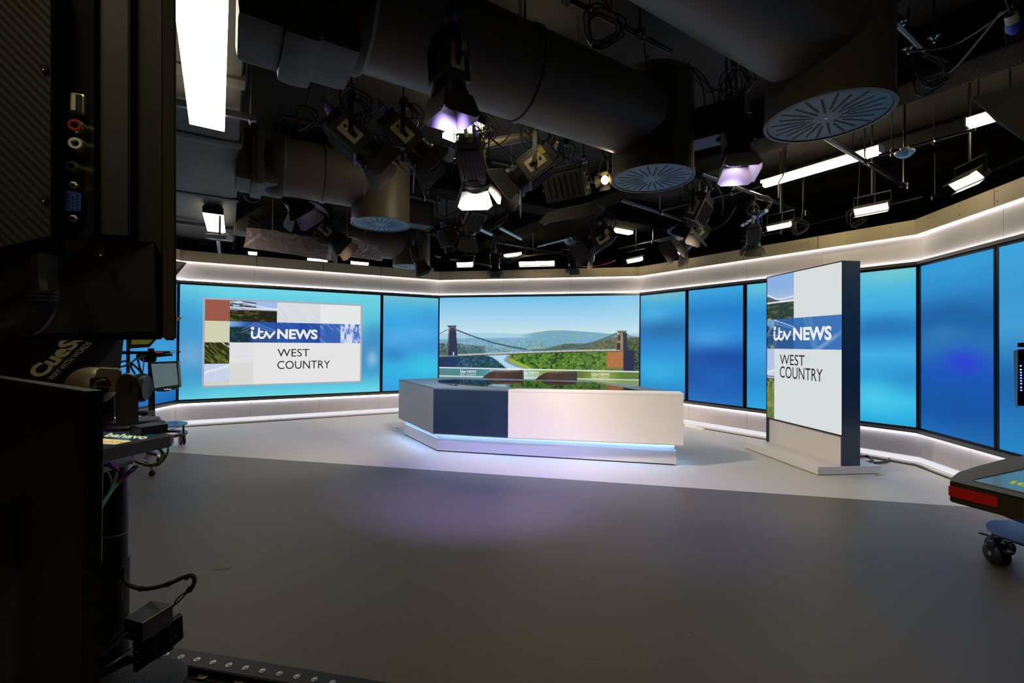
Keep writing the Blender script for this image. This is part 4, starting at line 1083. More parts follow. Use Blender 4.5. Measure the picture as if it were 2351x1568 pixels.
# ------------------------------------------------------------------ spotlights
def connector(o, a, F, m, name='connector', r=.019, L=.10, cable_to=None):
    bm = NB(); lathe(bm, [(0, 0), (r, 0), (r, L * .55), (r * .8, L * .6), (r * .8, L), (0, L)], a, F, seg=12)
    p = part(name, bm, m, o, smooth=True)
    bm = NB(); lathe(bm, [(r * .84, L * .62), (r * .95, L * .62), (r * .95, L * .74), (r * .84, L * .74)], a, F, seg=12); part('band', bm, org, p, smooth=True)
    if cable_to is not None:
        e = a + F * L
        bm = NB(); tube(bm, [e, e + F * .05 + V(0, 0, .01), (e + cable_to) / 2 + V(.05, .02, -.10), cable_to + V(.01, .02, -.05), cable_to], .0055, 6, 5)
        part('cable', bm, rubber, o, smooth=True)
def spot(label, px, py, d, aim, s=1., zpipe=3.55, doors=flag_grey, lens=None, light=None, box_like=False, plate=True, group=None, yellow=False, name='spotlight', flare=.54):
    c = atd(px, py, d); F = V(*aim).normalized(); M = frm(F); R_, U_ = M @ V(1, 0, 0), M @ V(0, 0, 1)
    o = thing(name, label, 'spotlight', c, group=group)
    ang_cap = 1.1
    w, h, L = (.20 * s, .19 * s, .24 * s) if not box_like else (.44 * s, .14 * s, .26 * s)
    bm = NB(); box(bm, c, (w, L, h), M, .012 * s); part('housing', bm, fixture, o)
    bm = NB()
    for i in range(6): box(bm, c + U_ * h * .52 + R_ * (w * .14 * (i - 2.5)), (.006 * s, L * .8, .018 * s), M)
    part('heatsink', bm, fixture_fin, o); bm = NB()
    for i in range(6): box(bm, c - U_ * h * .52 + R_ * (w * .14 * (i - 2.5)), (.006 * s, L * .8, .018 * s), M)
    part('heatsink', bm, fixture_fin, o)
    bm = NB(); box(bm, c - F * (L * .5 + .03 * s), (w * .82, .06 * s, h * .82), M, .015 * s); rc = part('rear_box', bm, black_deep, o)
    bm = NB()
    for i in range(4): box(bm, c - F * (L * .5 + .0605 * s) + U_ * (h * .12 * (i - 1.5)), (w * .5, .003, h * .04), M)
    part('vents', bm, slot_black, rc)
    rf = min(w, h) * .56
    if not box_like:
        bm = NB(); lathe(bm, [(0, 0), (rf, 0), (rf, .05 * s), (rf * 1.12, .055 * s), (rf * 1.12, .085 * s), (rf * .9, .085 * s), (rf * .9, .06 * s), (0, .06 * s)], c + F * L * .5, F, seg=28); part('front_ring', bm, black_satin, o, smooth=True)
        bm = NB(); lathe(bm, [(rf * .88, .063 * s), (rf * .6, .072 * s), (0, .078 * s)], c + F * L * .5, F, seg=28); part('lens', bm, lens or mat('lens_glass', (60, 64, 70), .1, spec=.8), o, smooth=True)
    else:
        bm = NB(); box(bm, c + F * (L * .5 + .003), (w * .9, .006, h * .8), M); part('lens', bm, lens or mat('lens_glass', (60, 64, 70), .1, spec=.8), o)
    fc = c + F * (L * .5 + .085 * s)
    hw, hh = (w * .52, h * .52)
    ln = .15 * s
    for q_i, (ax, sd, hwid, off) in enumerate(((U_, R_, hw, hh), (-U_, R_, hw, hh), (R_, U_, hh, hw), (-R_, U_, hh, hw))):
        b0_ = fc + ax * off; fl_ = flare * (1.45 if q_i == 1 and flare > .4 else 1); out = (F * math.sqrt(max(.1, 1 - fl_ * fl_)) + ax * fl_).normalized()
        n_ = out.cross(sd).normalized() * .003
        e0_ = b0_ - sd * hwid; e1_ = b0_ + sd * hwid; f0 = b0_ + out * ln - sd * hwid * 1.5; f1 = b0_ + out * ln + sd * hwid * 1.5
        k0 = f0 + (e0_ - f0) * .22 ; k1 = f1 + (e1_ - f1) * .22
        bm = NB(); prism(bm, [e0_, e1_, b0_ + out * ln * .8 + sd * hwid * 1.35, b0_ + out * ln + sd * hwid * 1.0, b0_ + out * ln - sd * hwid * 1.0, b0_ + out * ln * .8 - sd * hwid * 1.35], n_)
        part('barn_door', bm, doors if (q_i == 1 or doors is not flag_grey) else flag_dark, o)
    if plate:
        sd = -R_ if (R_.dot((c - O).normalized()) > 0) else R_
        bm = NB(); box(bm, c + sd * (w * .5 + .004) - F * L * .02, (.006, L * .62, h * .5), M, .002); pl = part('control_plate', bm, panel_beige, o)
        bm = NB(); box(bm, c + sd * (w * .5 + .0085) + F * L * .06, (.003, L * .26, h * .16), M); part('display', bm, slot_black, pl)
        bm = NB(); a_ = c + sd * (w * .5 + .006) - F * L * .2; cyl(bm, a_, a_ + sd * .014 * s, .010 * s, seg=12); part('knob', bm, black_satin, pl, smooth=True)
    if yellow:
        sd = -R_ if (R_.dot((c - O).normalized()) > 0) else R_
        bm = NB(); box(bm, c + sd * (w * .5 + .009) - F * L * .36 + U_ * h * .2, (.002, L * .18, h * .3), M); part('label', bm, ylw, o)
    # yoke
    top = c + V(0, 0, h * .5 + .11 * s)
    Rh = V(R_.x, R_.y, 0).normalized() if V(R_.x, R_.y, 0).length > .1 else V(1, 0, 0)
    bm = NB(); yw = w * .5 + .025 * s
    for sgn in (-1, 1):
        A1 = c + R_ * yw * sgn; B1_ = top + Rh * yw * sgn
        Fy = (B1_ - A1)
        box(bm, (A1 + B1_) / 2, (.006, Fy.length + .03, .032 * s), frm(Fy, F) @ Matrix.Rotation(0, 3, 'X'))
    box(bm, top, (yw * 2 + .01, .032 * s, .006), frm(Rh.cross(V(0, 0, 1))))
    part('yoke', bm, black_satin, o)
    for sgn in (-1, 1):
        bm = NB(); cyl(bm, c + R_ * (yw + .002) * sgn, c + R_ * (yw + .028 * s) * sgn, .022 * s, .018 * s, seg=10); part('lock_knob', bm, black_deep, o, smooth=True)
    bm = NB(); cyl(bm, top, V(top.x, top.y, max(zpipe, top.z + .05)), .011, seg=10); part('spigot', bm, steel, o, smooth=True)
    cz = max(zpipe, top.z + .05)
    bm = NB(); box(bm, V(top.x, top.y, cz + .01), (.05 * s, .045 * s, .07 * s), None, .008); cyl(bm, V(top.x, top.y, cz + .03) - VX * .03, V(top.x, top.y, cz + .03) + VX * .03, .034, seg=14); part('clamp', bm, black_satin, o, smooth=True)
    bm = NB(); cyl(bm, V(top.x, top.y, cz + .05), V(top.x, top.y, ZC), .009, seg=8); part('drop_rod', bm, pipe_mat, o, smooth=True)
    bk = c - F * (L * .5 + .055 * s)
    to = V(top.x + random.uniform(-.12, .12), top.y + random.uniform(-.05, .1), cz + .02)
    connector(o, bk + R_ * w * .22 + U_ * h * .1, (-F * .8 + V(0, 0, .5)).normalized(), bl_plug, cable_to=to)
    connector(o, bk - R_ * w * .1 + U_ * h * .1, (-F * .8 + V(0, 0, .5)).normalized(), wh_plug, cable_to=to + V(.05, 0, 0))
    for q_i in range(2):
        cc_ = V(top.x, top.y, cz - .04) + V(random.uniform(-.08, .08), random.uniform(-.08, .02), random.uniform(-.12, 0))
        bm = NB(); tube(bm, [V(top.x, top.y, cz + .03)] + ringloop(cc_, random.uniform(.07, .13) * s, V(random.uniform(-.5, .5), 1, random.uniform(-.3, .3)), 12, 2, .2, .02) + [bk + R_ * w * .2 * (q_i * 2 - 1), bk], .0055, 6, 3)
        part('cable', bm, rubber, o, smooth=True)
    # safety wire
    bm = NB(); tube(bm, [c + U_ * h * .5, c + U_ * h * .5 + Rh * .08 - V(0, 0, .02), top + Rh * .10, V(top.x, top.y, cz + .03)], .0028, 5, 5); part('safety_wire', bm, steel, o, smooth=True)
    if light:
        colr, en, ang, tgt = light
        ld = bpy.data.lights.new('lamp', 'SPOT'); ld.color = srgb(colr); ld.energy = en; ld.spot_size = min(ang, ang_cap) if ang < 2 else ang; ld.spot_blend = .9; ld.shadow_soft_size = rf * .8
        lo = bpy.data.objects.new('lamp', ld); COL.objects.link(lo)
        pos = c + F * (L * .5 + .10 * s)
        dirv = (Vector(tgt) - pos).normalized()
        Mw = Matrix.Translation(pos) @ dirv.to_track_quat('-Z', 'Y').to_matrix().to_4x4()
        lo.parent = o; lo.matrix_world = Mw
        lo.matrix_local = WM[o.name].inverted() @ Mw
    return o
fp = fl
LT = dict(lil=(158, 145, 255), neu=(255, 236, 218), cool=(236, 232, 255), warm=(255, 222, 180))
spot('big hanging spotlight in the top centre with lilac-lit barn doors', 1030, 150, 2.2, (.05, .04, -1), .78, 3.62, flag_dark, lilac, (LT['lil'], 1000, 1.0, fp(1110, 1090)), yellow=True, flare=.22)
spot('front row spotlight, leftmost under the long duct, aimed down to the right', 806, 318, 3.9, (.72, .25, -.62), 1.25, 3.52, flag_grey, None, (LT['neu'], 400, 1.5, fp(1240, 1015)))
spot('front row spotlight, second from left, beside the glaring warm light', 926, 318, 4.05, (.70, .15, -.66), 1.25, 3.52, flag_grey, None, (LT['neu'], 400, 1.5, fp(1720, 1060)))
spot('front row spotlight seen from behind, just under the glaring warm light', 1085, 368, 4.3, (.10, .80, -.62), 1.25, 3.55, flag_grey, None, (LT['cool'], 300, .85, fp(1000, 980)))
spot('front row spotlight tilted down left with yellow labels and long flaps', 1228, 385, 4.4, (-.80, .05, -.60), 1.3, 3.55, flag_grey, None, (LT['neu'], 430, 1.6, fp(620, 1000)), yellow=True)
spot('wide box floodlight with a yellow label right of the front row', 1300, 425, 4.9, (.25, .35, -.9), 1.1, 3.6, flag_dark, None, (LT['neu'], 280, 1.8, fp(1500, 960)), True, yellow=True, name='floodlight')
spot('small spotlight with a glowing white and lilac flap left of the nearest diffuser', 1690, 318, 3.5, (-.05, -.25, -1), .95, 3.6, mat('white_lit_flap', (190, 184, 176), .5), lilac, (LT['lil'], 120, 1.1, fp(1500, 1150)), plate=False, flare=.25)
spot('box floodlight with blue plug below the middle diffuser, right side', 1604, 487, 5.6, (-.35, .25, -.9), 1.1, 3.5, flag_dark, None, (LT['neu'], 320, 1.9, fp(1450, 930)), True, yellow=True, name='floodlight')
spot('spotlight above the right part of the bridge picture with a wide black flap', 1378, 552, 7.2, (-.8, -.05, -.55), 1.35, 3.4, flag_dark, None, (LT['neu'], 150, 1.5, fp(1100, 960)), yellow=True)
spot('spotlight with a wide black flap right of the first back wall spotlight', 1590, 540, 6.6, (-.8, -.05, -.6), 1.3, 3.4, flag_dark, None, None, yellow=True)
spot('spotlight with green and blue plugs under the felt beam, centre', 1085, 500, 6.3, (-.45, .6, -.66), 1.3, 3.45, flag_dark, None, None, yellow=True)
spot('spotlight over the foil panels with steel blue finned body', 752, 533, 6.4, (.70, .1, -.62), 1.2, 3.3, flag_dark, halogen, (LT['warm'], 90, 1.4, fp(880, 950)))
spot('spotlight with violet-lit flap left of the pale blue diffuser', 662, 438, 5.1, (.55, .1, -.8), 1.2, 3.35, flag_dark, lilac, (LT['lil'], 60, 1.2, fp(800, 1000)))
spot('small dark spotlight hanging over the right cornice lamp', 1730, 538, 5.9, (.2, .5, -.8), .8, 3.3, flag_dark, None, None, plate=False)
spot('dark spotlight in front of the small slotted diffuser at the left cornice', 958, 588, 7.2, (.35, .1, -.9), .9, 3.2, flag_dark, None, None, plate=False)
spot('spotlight tangled in cables above the left end of the bridge picture', 1025, 548, 7.4, (.3, .4, -.8), 1., 3.3, black_satin, None, None)
spot('tiny dark spotlight between the two warm lamps over the bridge picture', 1137, 602, 8.0, (.0, -.3, -.95), .75, 3.3, flag_dark, None, None, plate=False)
spot('small dark spotlight right of the longest cornice lamp', 1317, 598, 8.1, (-.1, -.3, -.95), .7, 3.3, flag_dark, None, None, plate=False)
spot('small warm lamp glowing left of the middle diffuser', 1396, 412, 4.6, (-.5, -.75, -.35), .45, 3.5, flag_dark, halogen, (LT['warm'], 12, 2.2, (-1, 2, 0)), plate=False)
# brown box light and long soft light
def softbox(label, p, q, z, w, h, m, name='soft_light', yl=True):
    a, b = atz(p[0], p[1], z), atz(q[0], q[1], z); F = (b - a); M = frm(F); L = F.length; n = F.normalized(); R_ = M @ V(1, 0, 0)
    o = thing(name, label, 'light', (a + b) / 2)
    c = (a + b) / 2
    bm = NB(); box(bm, c, (w, L, h), M, .015); part('housing', bm, m, o)
    bm = NB()
    for i in range(5): box(bm, c - R_ * (w * .5 + .004) * (1 if R_.y > 0 else -1) + V(0, 0, h * (.36 - .1 * i)), (.010, L * .98, .008), M)
    part('ribs', bm, m, o)
    for s in (-1, 1):
        bm = NB(); box(bm, c + n * s * (L / 2 + .006), (w * 1.05, .012, h * 1.05), M, .003); part('end_cap', bm, black_satin, o)
        t = c + n * s * L * .35; bm = NB(); cyl(bm, t + V(0, 0, h / 2), V(t.x, t.y, ZC), .009, seg=8); part('drop_rod', bm, pipe_mat, o, smooth=True)
    if yl:
        bm = NB(); box(bm, c - R_ * (w * .5 + .0015) * (1 if R_.y > 0 else -1) + n * L * .06 + V(0, 0, h * .42), (.003, L * .14, .016), M); part('label', bm, ylw, o)
    bk = c + n * L * .3 + V(0, 0, h / 2)
    connector(o, bk, V(-.1, 0, 1).normalized(), bl_plug, r=.018, L=.09, cable_to=bk + V(-.25, .1, .45)); connector(o, bk + n * .06, V(.1, 0, 1).normalized(), wh_plug, r=.018, L=.09, cable_to=bk + V(-.2, .1, .45))
    return o
softbox('long black ribbed soft light slanting in front of the middle duct', (1452, 338), (1712, 268), 3.18, .22, .26, brownbox)
softbox('brown-black box light hanging over the right edge of the pale blue diffuser', (908, 476), (985, 490), 3.2, .25, .42, brownbox)
softbox('dark box light over the left wall behind the brown box light', (850, 555), (935, 566), 3.15, .22, .30, brownbox, yl=False)

# dark flap of a lamp at the right edge
fo_ = thing('lamp_flap', 'big dark metal flap of a lamp reaching in from the right edge', 'flap', atd(2300, 230, 1.5))
bm = NB(); q = [atd(2229, 223, 1.55), atd(2370, 192, 1.45), atd(2420, 350, 1.42), atd(2351, 322, 1.44), atd(2292, 283, 1.5), atd(2247, 238, 1.54)]
prism(bm, q, V(.0, .003, .001)); part('flap_plate', bm, flag_dark, fo_)
bm = NB(); c_ = atd(2460, 180, 1.5); cyl(bm, atd(2370, 192, 1.45), c_, .008); cyl(bm, c_, V(c_.x, c_.y, ZC), .012); part('flap_arm', bm, black_satin, fo_, smooth=True)

# blue dome emergency lamps, coiled cable reels
def dome(label, px, py, z, r):
    c = atz(px, py, z); o = thing('bulkhead_lamp', label, 'light', c)
    bm = NB(); lathe(bm, [(0, -r * .62), (r * .5, -r * .55), (r * .85, -r * .3), (r, 0)], c, seg=24); part('dome', bm, mat('pale_blue_dome', (96, 150, 178), .2, spec=.7), o, smooth=True)
    bm = NB(); lathe(bm, [(0, 0), (r * 1.08, 0), (r * 1.08, r * .22), (r * .5, r * .3), (r * .5, r * .7), (0, r * .7)], c, seg=24); part('base', bm, white_plastic, o, smooth=True)
    bm = NB(); cyl(bm, c + V(0, 0, r * .7), V(c.x, c.y, ZC), .010, seg=8); part('stem', bm, pipe_mat, o, smooth=True)
dome('round pale blue lamp on the pipe right of the long warm light', 2077, 352, 3.3, .075)
dome('little pale blue lamp above the back wall behind the spotlight flap', 1307, 554, 3.3, .10)
def coil(label, px, py, z, r, turns=4, m=None, rc=.006, ax=(0, 1, 0), wob=.15, name='cable_coil'):
    c = atz(px, py, z); bm = NB(); pts = []
    for t in range(turns):
        pts += ringloop(c + V(random.uniform(-.02, .02), random.uniform(-.03, .03), random.uniform(-.03, .02)), r * random.uniform(.8, 1.1), V(ax[0] + random.uniform(-.25, .25), ax[1], ax[2] + random.uniform(-.25, .25)), 18, 1, wob)[:-1]
    tube(bm, pts, rc, 6, 0)
    bm2 = bm; tube(bm2, [c + V(0, 0, r * .9), c + V(.02, 0, r * 1.5), V(c.x + .05, c.y, 3.7), V(c.x + .05, c.y, ZC)], rc, 6, 4)
    return solo(name, bm2, m or rubber, label, 'cable', smooth=True)
coil('coil of black cable hanging at left of the leftmost front spotlight', 700, 268, 3.35, .10)
coil('coil of black cable hanging above the leftmost front spotlight', 815, 238, 3.4, .12)
coil('coil of black cable at the top centre between the bolts', 1385, 60, 3.6, .12, 6)
coil('coil of dark cable right of the nearest diffuser', 2135, 160, 3.5, .14, 5)
coil('loop of black cable under the small warm lamp on the top girder', 1180, 150, 3.5, .10, 4)
coil('coil of cable with orange bits under the felt beam, centre left', 1030, 468, 3.2, .17, 5)
coil('coil of cable between the two beams right of the blue plugs', 1130, 490, 3.2, .18, 5)
coil('small coil above the left cornice, over the finned spotlight', 745, 520, 3.1, .12, 5)
coil('coil of cable left of the tangled spotlight', 1050, 553, 3.1, .16, 4)
coil('coil of thin cable in front of the far warm light', 1178, 572, 3.15, .22, 4, rc=.007)
coil('coil of cable hanging left of the largest cornice lamp', 1965, 500, 2.98, .10, 4)
coil('coil of cable hanging right of the cornice lamp beside the display stand top', 1838, 520, 2.98, .10, 4)
def cable(label, pts, m=rubber, r=.007, name='hanging_cable'):
    P = [atz(a, b, z) for a, b, z in pts]; bm = NB(); tube(bm, P, r, 7, 6)
    return solo(name, bm, m, label, 'cable', smooth=True)
cable('thick black cable drooping from the second front spotlight to the warm light', [(866, 312, 3.3), (905, 365, 3.1), (950, 400, 3.0), (1000, 388, 3.05), (1040, 335, 3.3)], r=.012)
cable('black cable sagging between the centre spotlight and the yellow-labelled one', [(1105, 348, 3.25), (1135, 388, 3.1), (1180, 425, 3.0), (1225, 412, 3.1), (1240, 385, 3.25)], r=.012)
cable('black cable slanting across the glaring warm light', [(1085, 283, 3.5), (1130, 320, 3.4), (1180, 362, 3.35), (1210, 378, 3.3)], r=.009)
cable('curved black cable rising over the big hanging spotlight', [(1044, 62, 3.45), (1075, 50, 3.6), (1110, 70, 3.65), (1150, 115, 3.6), (1158, 122, 3.6)], r=.010)
cable('thin black cable hanging in an arc across the long duct', [(1170, 255, 3.0), (1180, 290, 3.0), (1150, 330, 2.95), (1100, 345, 2.95)], r=.004)
cable('thin grey cable loop left of the ribbed soft light', [(1478, 100, 3.6), (1485, 150, 3.45), (1500, 175, 3.4), (1545, 150, 3.5), (1600, 160, 3.5), (1630, 200, 3.4), (1645, 245, 3.3)], r=.005)
cable('thin grey cable dropping to the plugs of the ribbed soft light', [(1575, 145, 3.55), (1605, 180, 3.45), (1616, 215, 3.35), (1617, 262, 3.25)], r=.005)
cable('long dark cable sweeping across the top right corner', [(2340, 0, 3.5), (2260, 60, 3.5), (2180, 105, 3.5), (2080, 118, 3.5)], r=.008)
cable('second dark cable sweeping below the first one at top right', [(2300, 25, 3.4), (2240, 100, 3.4), (2180, 165, 3.4), (2120, 186, 3.4)], r=.007)
cable('orange cable sagging above the right end of the bridge picture', [(1328, 560, 3.94), (1328, 600, 3.1), (1332, 611, 2.98), (1365, 612, 2.98), (1395, 605, 2.98), (1412, 598, 3.0)], mat('orange_cable', (190, 84, 40), .5), .010)
cable('green cable hanging above the right half of the bridge picture', [(1366, 560, 3.94), (1364, 594, 3.0), (1360, 604, 3.0), (1357, 615, 2.95)], grn_cable, .008)
cable('black cable loop hanging at left from the duct corner above the small light', [(556, 420, 3.1), (560, 445, 3.0), (575, 462, 2.95), (595, 455, 3.0), (602, 400, 3.2)], r=.014)
cable('black cable hanging beside the box floodlight plugs on the right', [(1645, 425, 3.4), (1658, 450, 3.3), (1660, 475, 3.2), (1655, 495, 3.1)], r=.008)
cable('long thin cable crossing from the cross joint to the lower right spotlight', [(1690, 475, 3.2), (1665, 510, 3.1), (1630, 530, 3.05), (1610, 530, 3.05)], r=.007)
cable('thin black cable arching over the display stand side of the long warm light', [(1804, 330, 3.94), (1800, 395, 3.5), (1788, 420, 3.4), (1786, 455, 3.2)], r=.008)
# blue and white plug at top right
c = atz(2325, 52, 3.3); o = thing('power_plug', 'blue and white round power plug in the top right corner', 'plug', c)
Fp = V(.5, .3, -.5).normalized()
bm = NB(); lathe(bm, [(0, 0), (.034, 0), (.036, .05), (.030, .06), (0, .06)], c, Fp, seg=24); part('socket', bm, bl_plug, o, smooth=True)
bm = NB(); lathe(bm, [(.020, -.05), (.028, -.05), (.030, 0), (.018, 0)], c, Fp, seg=24); part('plug_body', bm, wh_plug, o, smooth=True)
bm = NB(); tube(bm, [c - Fp * .03, c - Fp * .1, c - Fp * .2 + V(-.05, 0, .1), V(c.x - .15, c.y, ZC)], .007, 8, 5); part('cable', bm, rubber, o, smooth=True)
bm = NB(); box(bm, c + Fp * .07, (.08, .05, .06), frm(Fp), .006); cyl(bm, c + Fp * .07, V(c.x + Fp.x * .07, c.y + Fp.y * .07, ZC), .01); part('bracket', bm, black_satin, o)

# foil wrapped panels above the left wall
def foilpanel(label, pts, d0, d1, m=foil, t=.12):
    """outline measured in the picture, depth running d0..d1 along it"""
    xs = [p[0] for p in pts]; x0, x1 = min(xs), max(xs)
    P = [atd(p[0], p[1], d0 + (d1 - d0) * (p[0] - x0) / (x1 - x0)) for p in pts]
    bm = NB(); prism(bm, P, V(.05, t, 0.02))
    bmesh.ops.triangulate(bm, faces=[f for f in bm.faces if len(f.verts) > 4])
    bmesh.ops.subdivide_edges(bm, edges=bm.edges[:], cuts=5, use_grid_fill=True)
    rs = random.Random(3)
    for v in bm.verts: v.co += V(rs.uniform(-1, 1), rs.uniform(-1, 1), rs.uniform(-1, 1)) * .008
    for q in (P[1], P[3]): cyl(bm, q + V(.02, t / 2, -.02), V(q.x + .02, q.y + t / 2, ZC), .004, seg=6)
    return solo('wrapped_panel', bm, m, label, 'panel')
foilpanel('long crumpled foil wrapped panel above the left wall', [(567, 522), (617, 528), (668, 537), (714, 546), (755, 564), (750, 598), (650, 580), (559, 568)], 6.1, 6.75)
foilpanel('plain dark cloth panel behind the top of the crumpled foil panel', [(572, 494), (617, 499), (702, 509), (745, 520), (752, 562), (714, 548), (617, 530), (568, 523)], 6.3, 6.95, black)
foilpanel('smaller rounded foil wrapped panel left of the small slotted diffuser', [(772, 579), (790, 556), (807, 547), (832, 552), (856, 563), (862, 583), (867, 598), (820, 591), (773, 586)], 6.7, 7.0)
# white oblong antenna on a post
c = atd(502, 545, 5.6); o = thing('antenna', 'white oblong antenna on a grey post below the small ceiling light', 'antenna', c)
bm = NB(); box(bm, c, (.31, .12, .062), frm(V(.15, 1, 0), V(.12, 0, 1)), .022); part('body', bm, white_plastic, o, smooth=True)
bm = NB(); a_ = atd(501, 552, 5.62); b_ = atd(504, 583, 5.7); cyl(bm, a_, b_, .02, .018, seg=4); part('post', bm, steel, o)
bm = NB(); tube(bm, [atd(508, 538, 5.6), atd(520, 535, 5.62), atd(532, 545, 5.64), atd(525, 552, 5.62)], .008, 8, 5); part('cable', bm, white_plastic, o, smooth=True)
bm = NB(); a2 = atd(497, 534, 5.65); cyl(bm, c + V(0, .02, .02), V(c.x, c.y + .02, 3.06), .012, seg=8); part('hanger', bm, pipe_mat, o, smooth=True)
# brown flap at the far left in front of the cornice, small one below
def flap_arm(bm, a):
    b = a + V(-.12, 0, .06); cyl(bm, a + V(-.01, 0, 0), b, .008, seg=8); cyl(bm, b, V(b.x, b.y, ZC), .008, seg=8)
bm = NB(); flap_arm(bm, atd(385, 610, 3.0)); prism(bm, [atd(380, 596, 3.0), atd(424, 602, 3.05), atd(428, 604, 3.05), atd(404, 632, 3.0), atd(380, 640, 2.95)], V(0, .004, .001))
solo('lamp_flap', bm, flag_dark, 'dark flap poking out behind the black monitor at cornice height', 'flap')
bm = NB(); flap_arm(bm, atd(385, 735, 2.5)); prism(bm, [atd(380, 722, 2.5), atd(417, 730, 2.55), atd(405, 740, 2.5), atd(380, 744, 2.5)], V(0, .004, .001))
solo('lamp_flap', bm, black_satin, 'tiny black pointed flap behind the monitor edge at screen height', 'flap')
# %%PART3%%
# ------------------------------------------------------------------ foreground left: large monitor seen from behind
def prismd(bm, pts, d, back=.02):
    """polygon whose corners were measured at distance d (one value or one per corner), thickened away from the camera"""
    ds = d if isinstance(d, (list, tuple)) else [d] * len(pts)
    xs = [p[0] for p in pts]
    xe = max(xs) if max(xs) < 1175 else min(xs)       # turned so that its inner edge stays edge-on
    r = ray(xe, 784)
    return prism(bm, [atd(p[0], p[1], q) for p, q in zip(pts, ds)], V(r.x, r.y, 0) * back)
def beveled(bm, w=.002):
    bmesh.ops.bevel(bm, geom=bm.edges[:], offset=w, segments=2, affect='EDGES'); return bm
m1 = thing('studio_monitor', 'very large black monitor seen from behind, filling the upper left with its sockets', 'monitor', atd(150, 785, .44))
edge_m = mat('monitor_edge', (52, 48, 40), .4)
bm = NB(); prismd(bm, [(374, -90), (404, -90), (405, 781), (374, 781)], .455, .028); part('bezel', beveled(bm), edge_m, m1)
bm = NB(); prismd(bm, [(-120, -90), (376, -90), (376, 779), (-120, 784)], [.43, .47, .47, .43], .02); part('back_shell', beveled(bm), black_deep, m1)
bm = NB(); prismd(bm, [(214, -90), (298, -90), (298, 545), (214, 540)], [.435, .45, .45, .435], .012); part('side_shell', beveled(bm, .0015), black_deep, m1)
ribbed = mat('ribbed_plastic', (26, 24, 16), .6)
nt = ribbed.node_tree; wv = nt.nodes.new('ShaderNodeTexWave'); wv.inputs['Scale'].default_value = 55; tcn = nt.nodes['Texture Coordinate']
mp = nt.nodes.new('ShaderNodeMapping'); mp.inputs['Rotation'].default_value = (0, .75, 0); nt.links.new(tcn.outputs['Object'], mp.inputs[0]); nt.links.new(mp.outputs[0], wv.inputs['Vector'])
bp = nt.nodes.new('ShaderNodeBump'); bp.inputs['Distance'].default_value = .001; bp.inputs['Strength'].default_value = .25; nt.links.new(wv.outputs['Fac'], bp.inputs['Height']); nt.links.new(bp.outputs['Normal'], nt.nodes['Principled BSDF'].inputs['Normal'])
bm = NB(); prismd(bm, [(-120, -90), (122, -90), (122, 545), (-120, 600)], [.385, .40, .40, .385], .03); part('rear_cover', beveled(bm, .002), ribbed, m1, label='ribbed rear cover')
bm = NB(); prismd(bm, [(120, -90), (134, -90), (134, 545), (120, 545)], [.40, .425, .425, .40], .012); part('cover_edge', bm, edge_m, m1)
bm = NB(); prismd(bm, [(-120, 604), (124, 549), (214, 548), (298, 556), (358, 553), (361, 765), (-120, 772)], [.40, .41, .42, .44, .455, .455, .40], .02); part('lower_cover', beveled(bm, .0015), black_paint, m1)
SN = V(.35, -.94, 0).normalized(); SR = V(SN.y * -1, SN.x, 0).normalized()
def sock(px, py, d=.424): return atd(px, py, d)
metal_ring = mat('nickel', (190, 186, 150), .3, .9)
bm = NB(); prismd(bm, [(132, -90), (216, -90), (216, 543), (132, 543)], .4285, .004); part('socket_panel', bm, black_paint, m1)
def ring(name, px, py, r_px, inner, lab):
    c = sock(px, py); r = r_px / FPX * .424
    bm = NB(); lathe(bm, [(0, -.006), (r * 1.0, -.006), (r * 1.0, .0045), (r * .85, .006), (r * .62, .006), (r * .55, .001), (0, .001)], c, SN, seg=28); p = part(name, bm, metal_ring, m1, lab, smooth=True)
    bm = NB(); lathe(bm, [(r * .78, .0055), (r * .78, .0068), (r * .46, .0068), (r * .46, .002)], c, SN, seg=28); part('insert', bm, inner, p, smooth=True)
    bm = NB(); cyl(bm, c + SN * .0012, c + SN * .0035, r * .36, seg=16); part('hole', bm, slot_black, p)
ring('audio_socket', 180, 294, 16, mat('rca_red', (170, 40, 44), .35), 'red ringed round socket')
ring('audio_socket', 181, 335, 16, mat('rca_white', (215, 215, 205), .35), 'white ringed round socket')
ring('headphone_socket', 172, 387, 12.5, slot_black, 'small round socket')
k_ = .424 / FPX
bm = NB(); c = sock(181, 242); M = frm(SN)
box(bm, c, (27 * k_, .008, 48 * k_), M, .0022); us = part('usb_socket', bm, metal_ring, m1)
bm = NB(); box(bm, c + SN * .0042, (20 * k_, .0008, 41 * k_), M); part('opening', bm, slot_black, us)
bm = NB(); box(bm, c + SN * .005 - SR * 4 * k_, (8 * k_, .0012, 36 * k_), M); part('tongue', bm, mat('cream_tongue', (205, 200, 165), .5), us)
c = sock(175, 466); bm = NB(); prism(bm, [c + SR * x * k_ + V(0, 0, z * k_) for x, z in ((-15, 24), (15, 20), (15, -20), (-15, -24))], SN * .006)
vg = part('video_socket', bm, mat('vga_blue', (34, 74, 160), .35), m1, 'blue fifteen pin socket')
bm = NB()
for i in range(3):
    for j in range(5): a_ = c + SN * .0061 + SR * (8 - 8 * i) * k_ + V(0, 0, (14 - 7 * j - (3 if i == 1 else 0)) * k_); cyl(bm, a_, a_ + SN * .0003, 2.2 * k_, seg=10)
part('pin_holes', bm, slot_black, vg)
for dy in (-38, 38):
    bm = NB(); a_ = sock(173, 466 + dy); lathe(bm, [(0, 0), (9 * k_, 0), (9 * k_, .004), (5 * k_, .0045), (5 * k_, .002), (0, .002)], a_, SN, seg=6); part('socket_screw', bm, metal_ring, m1)
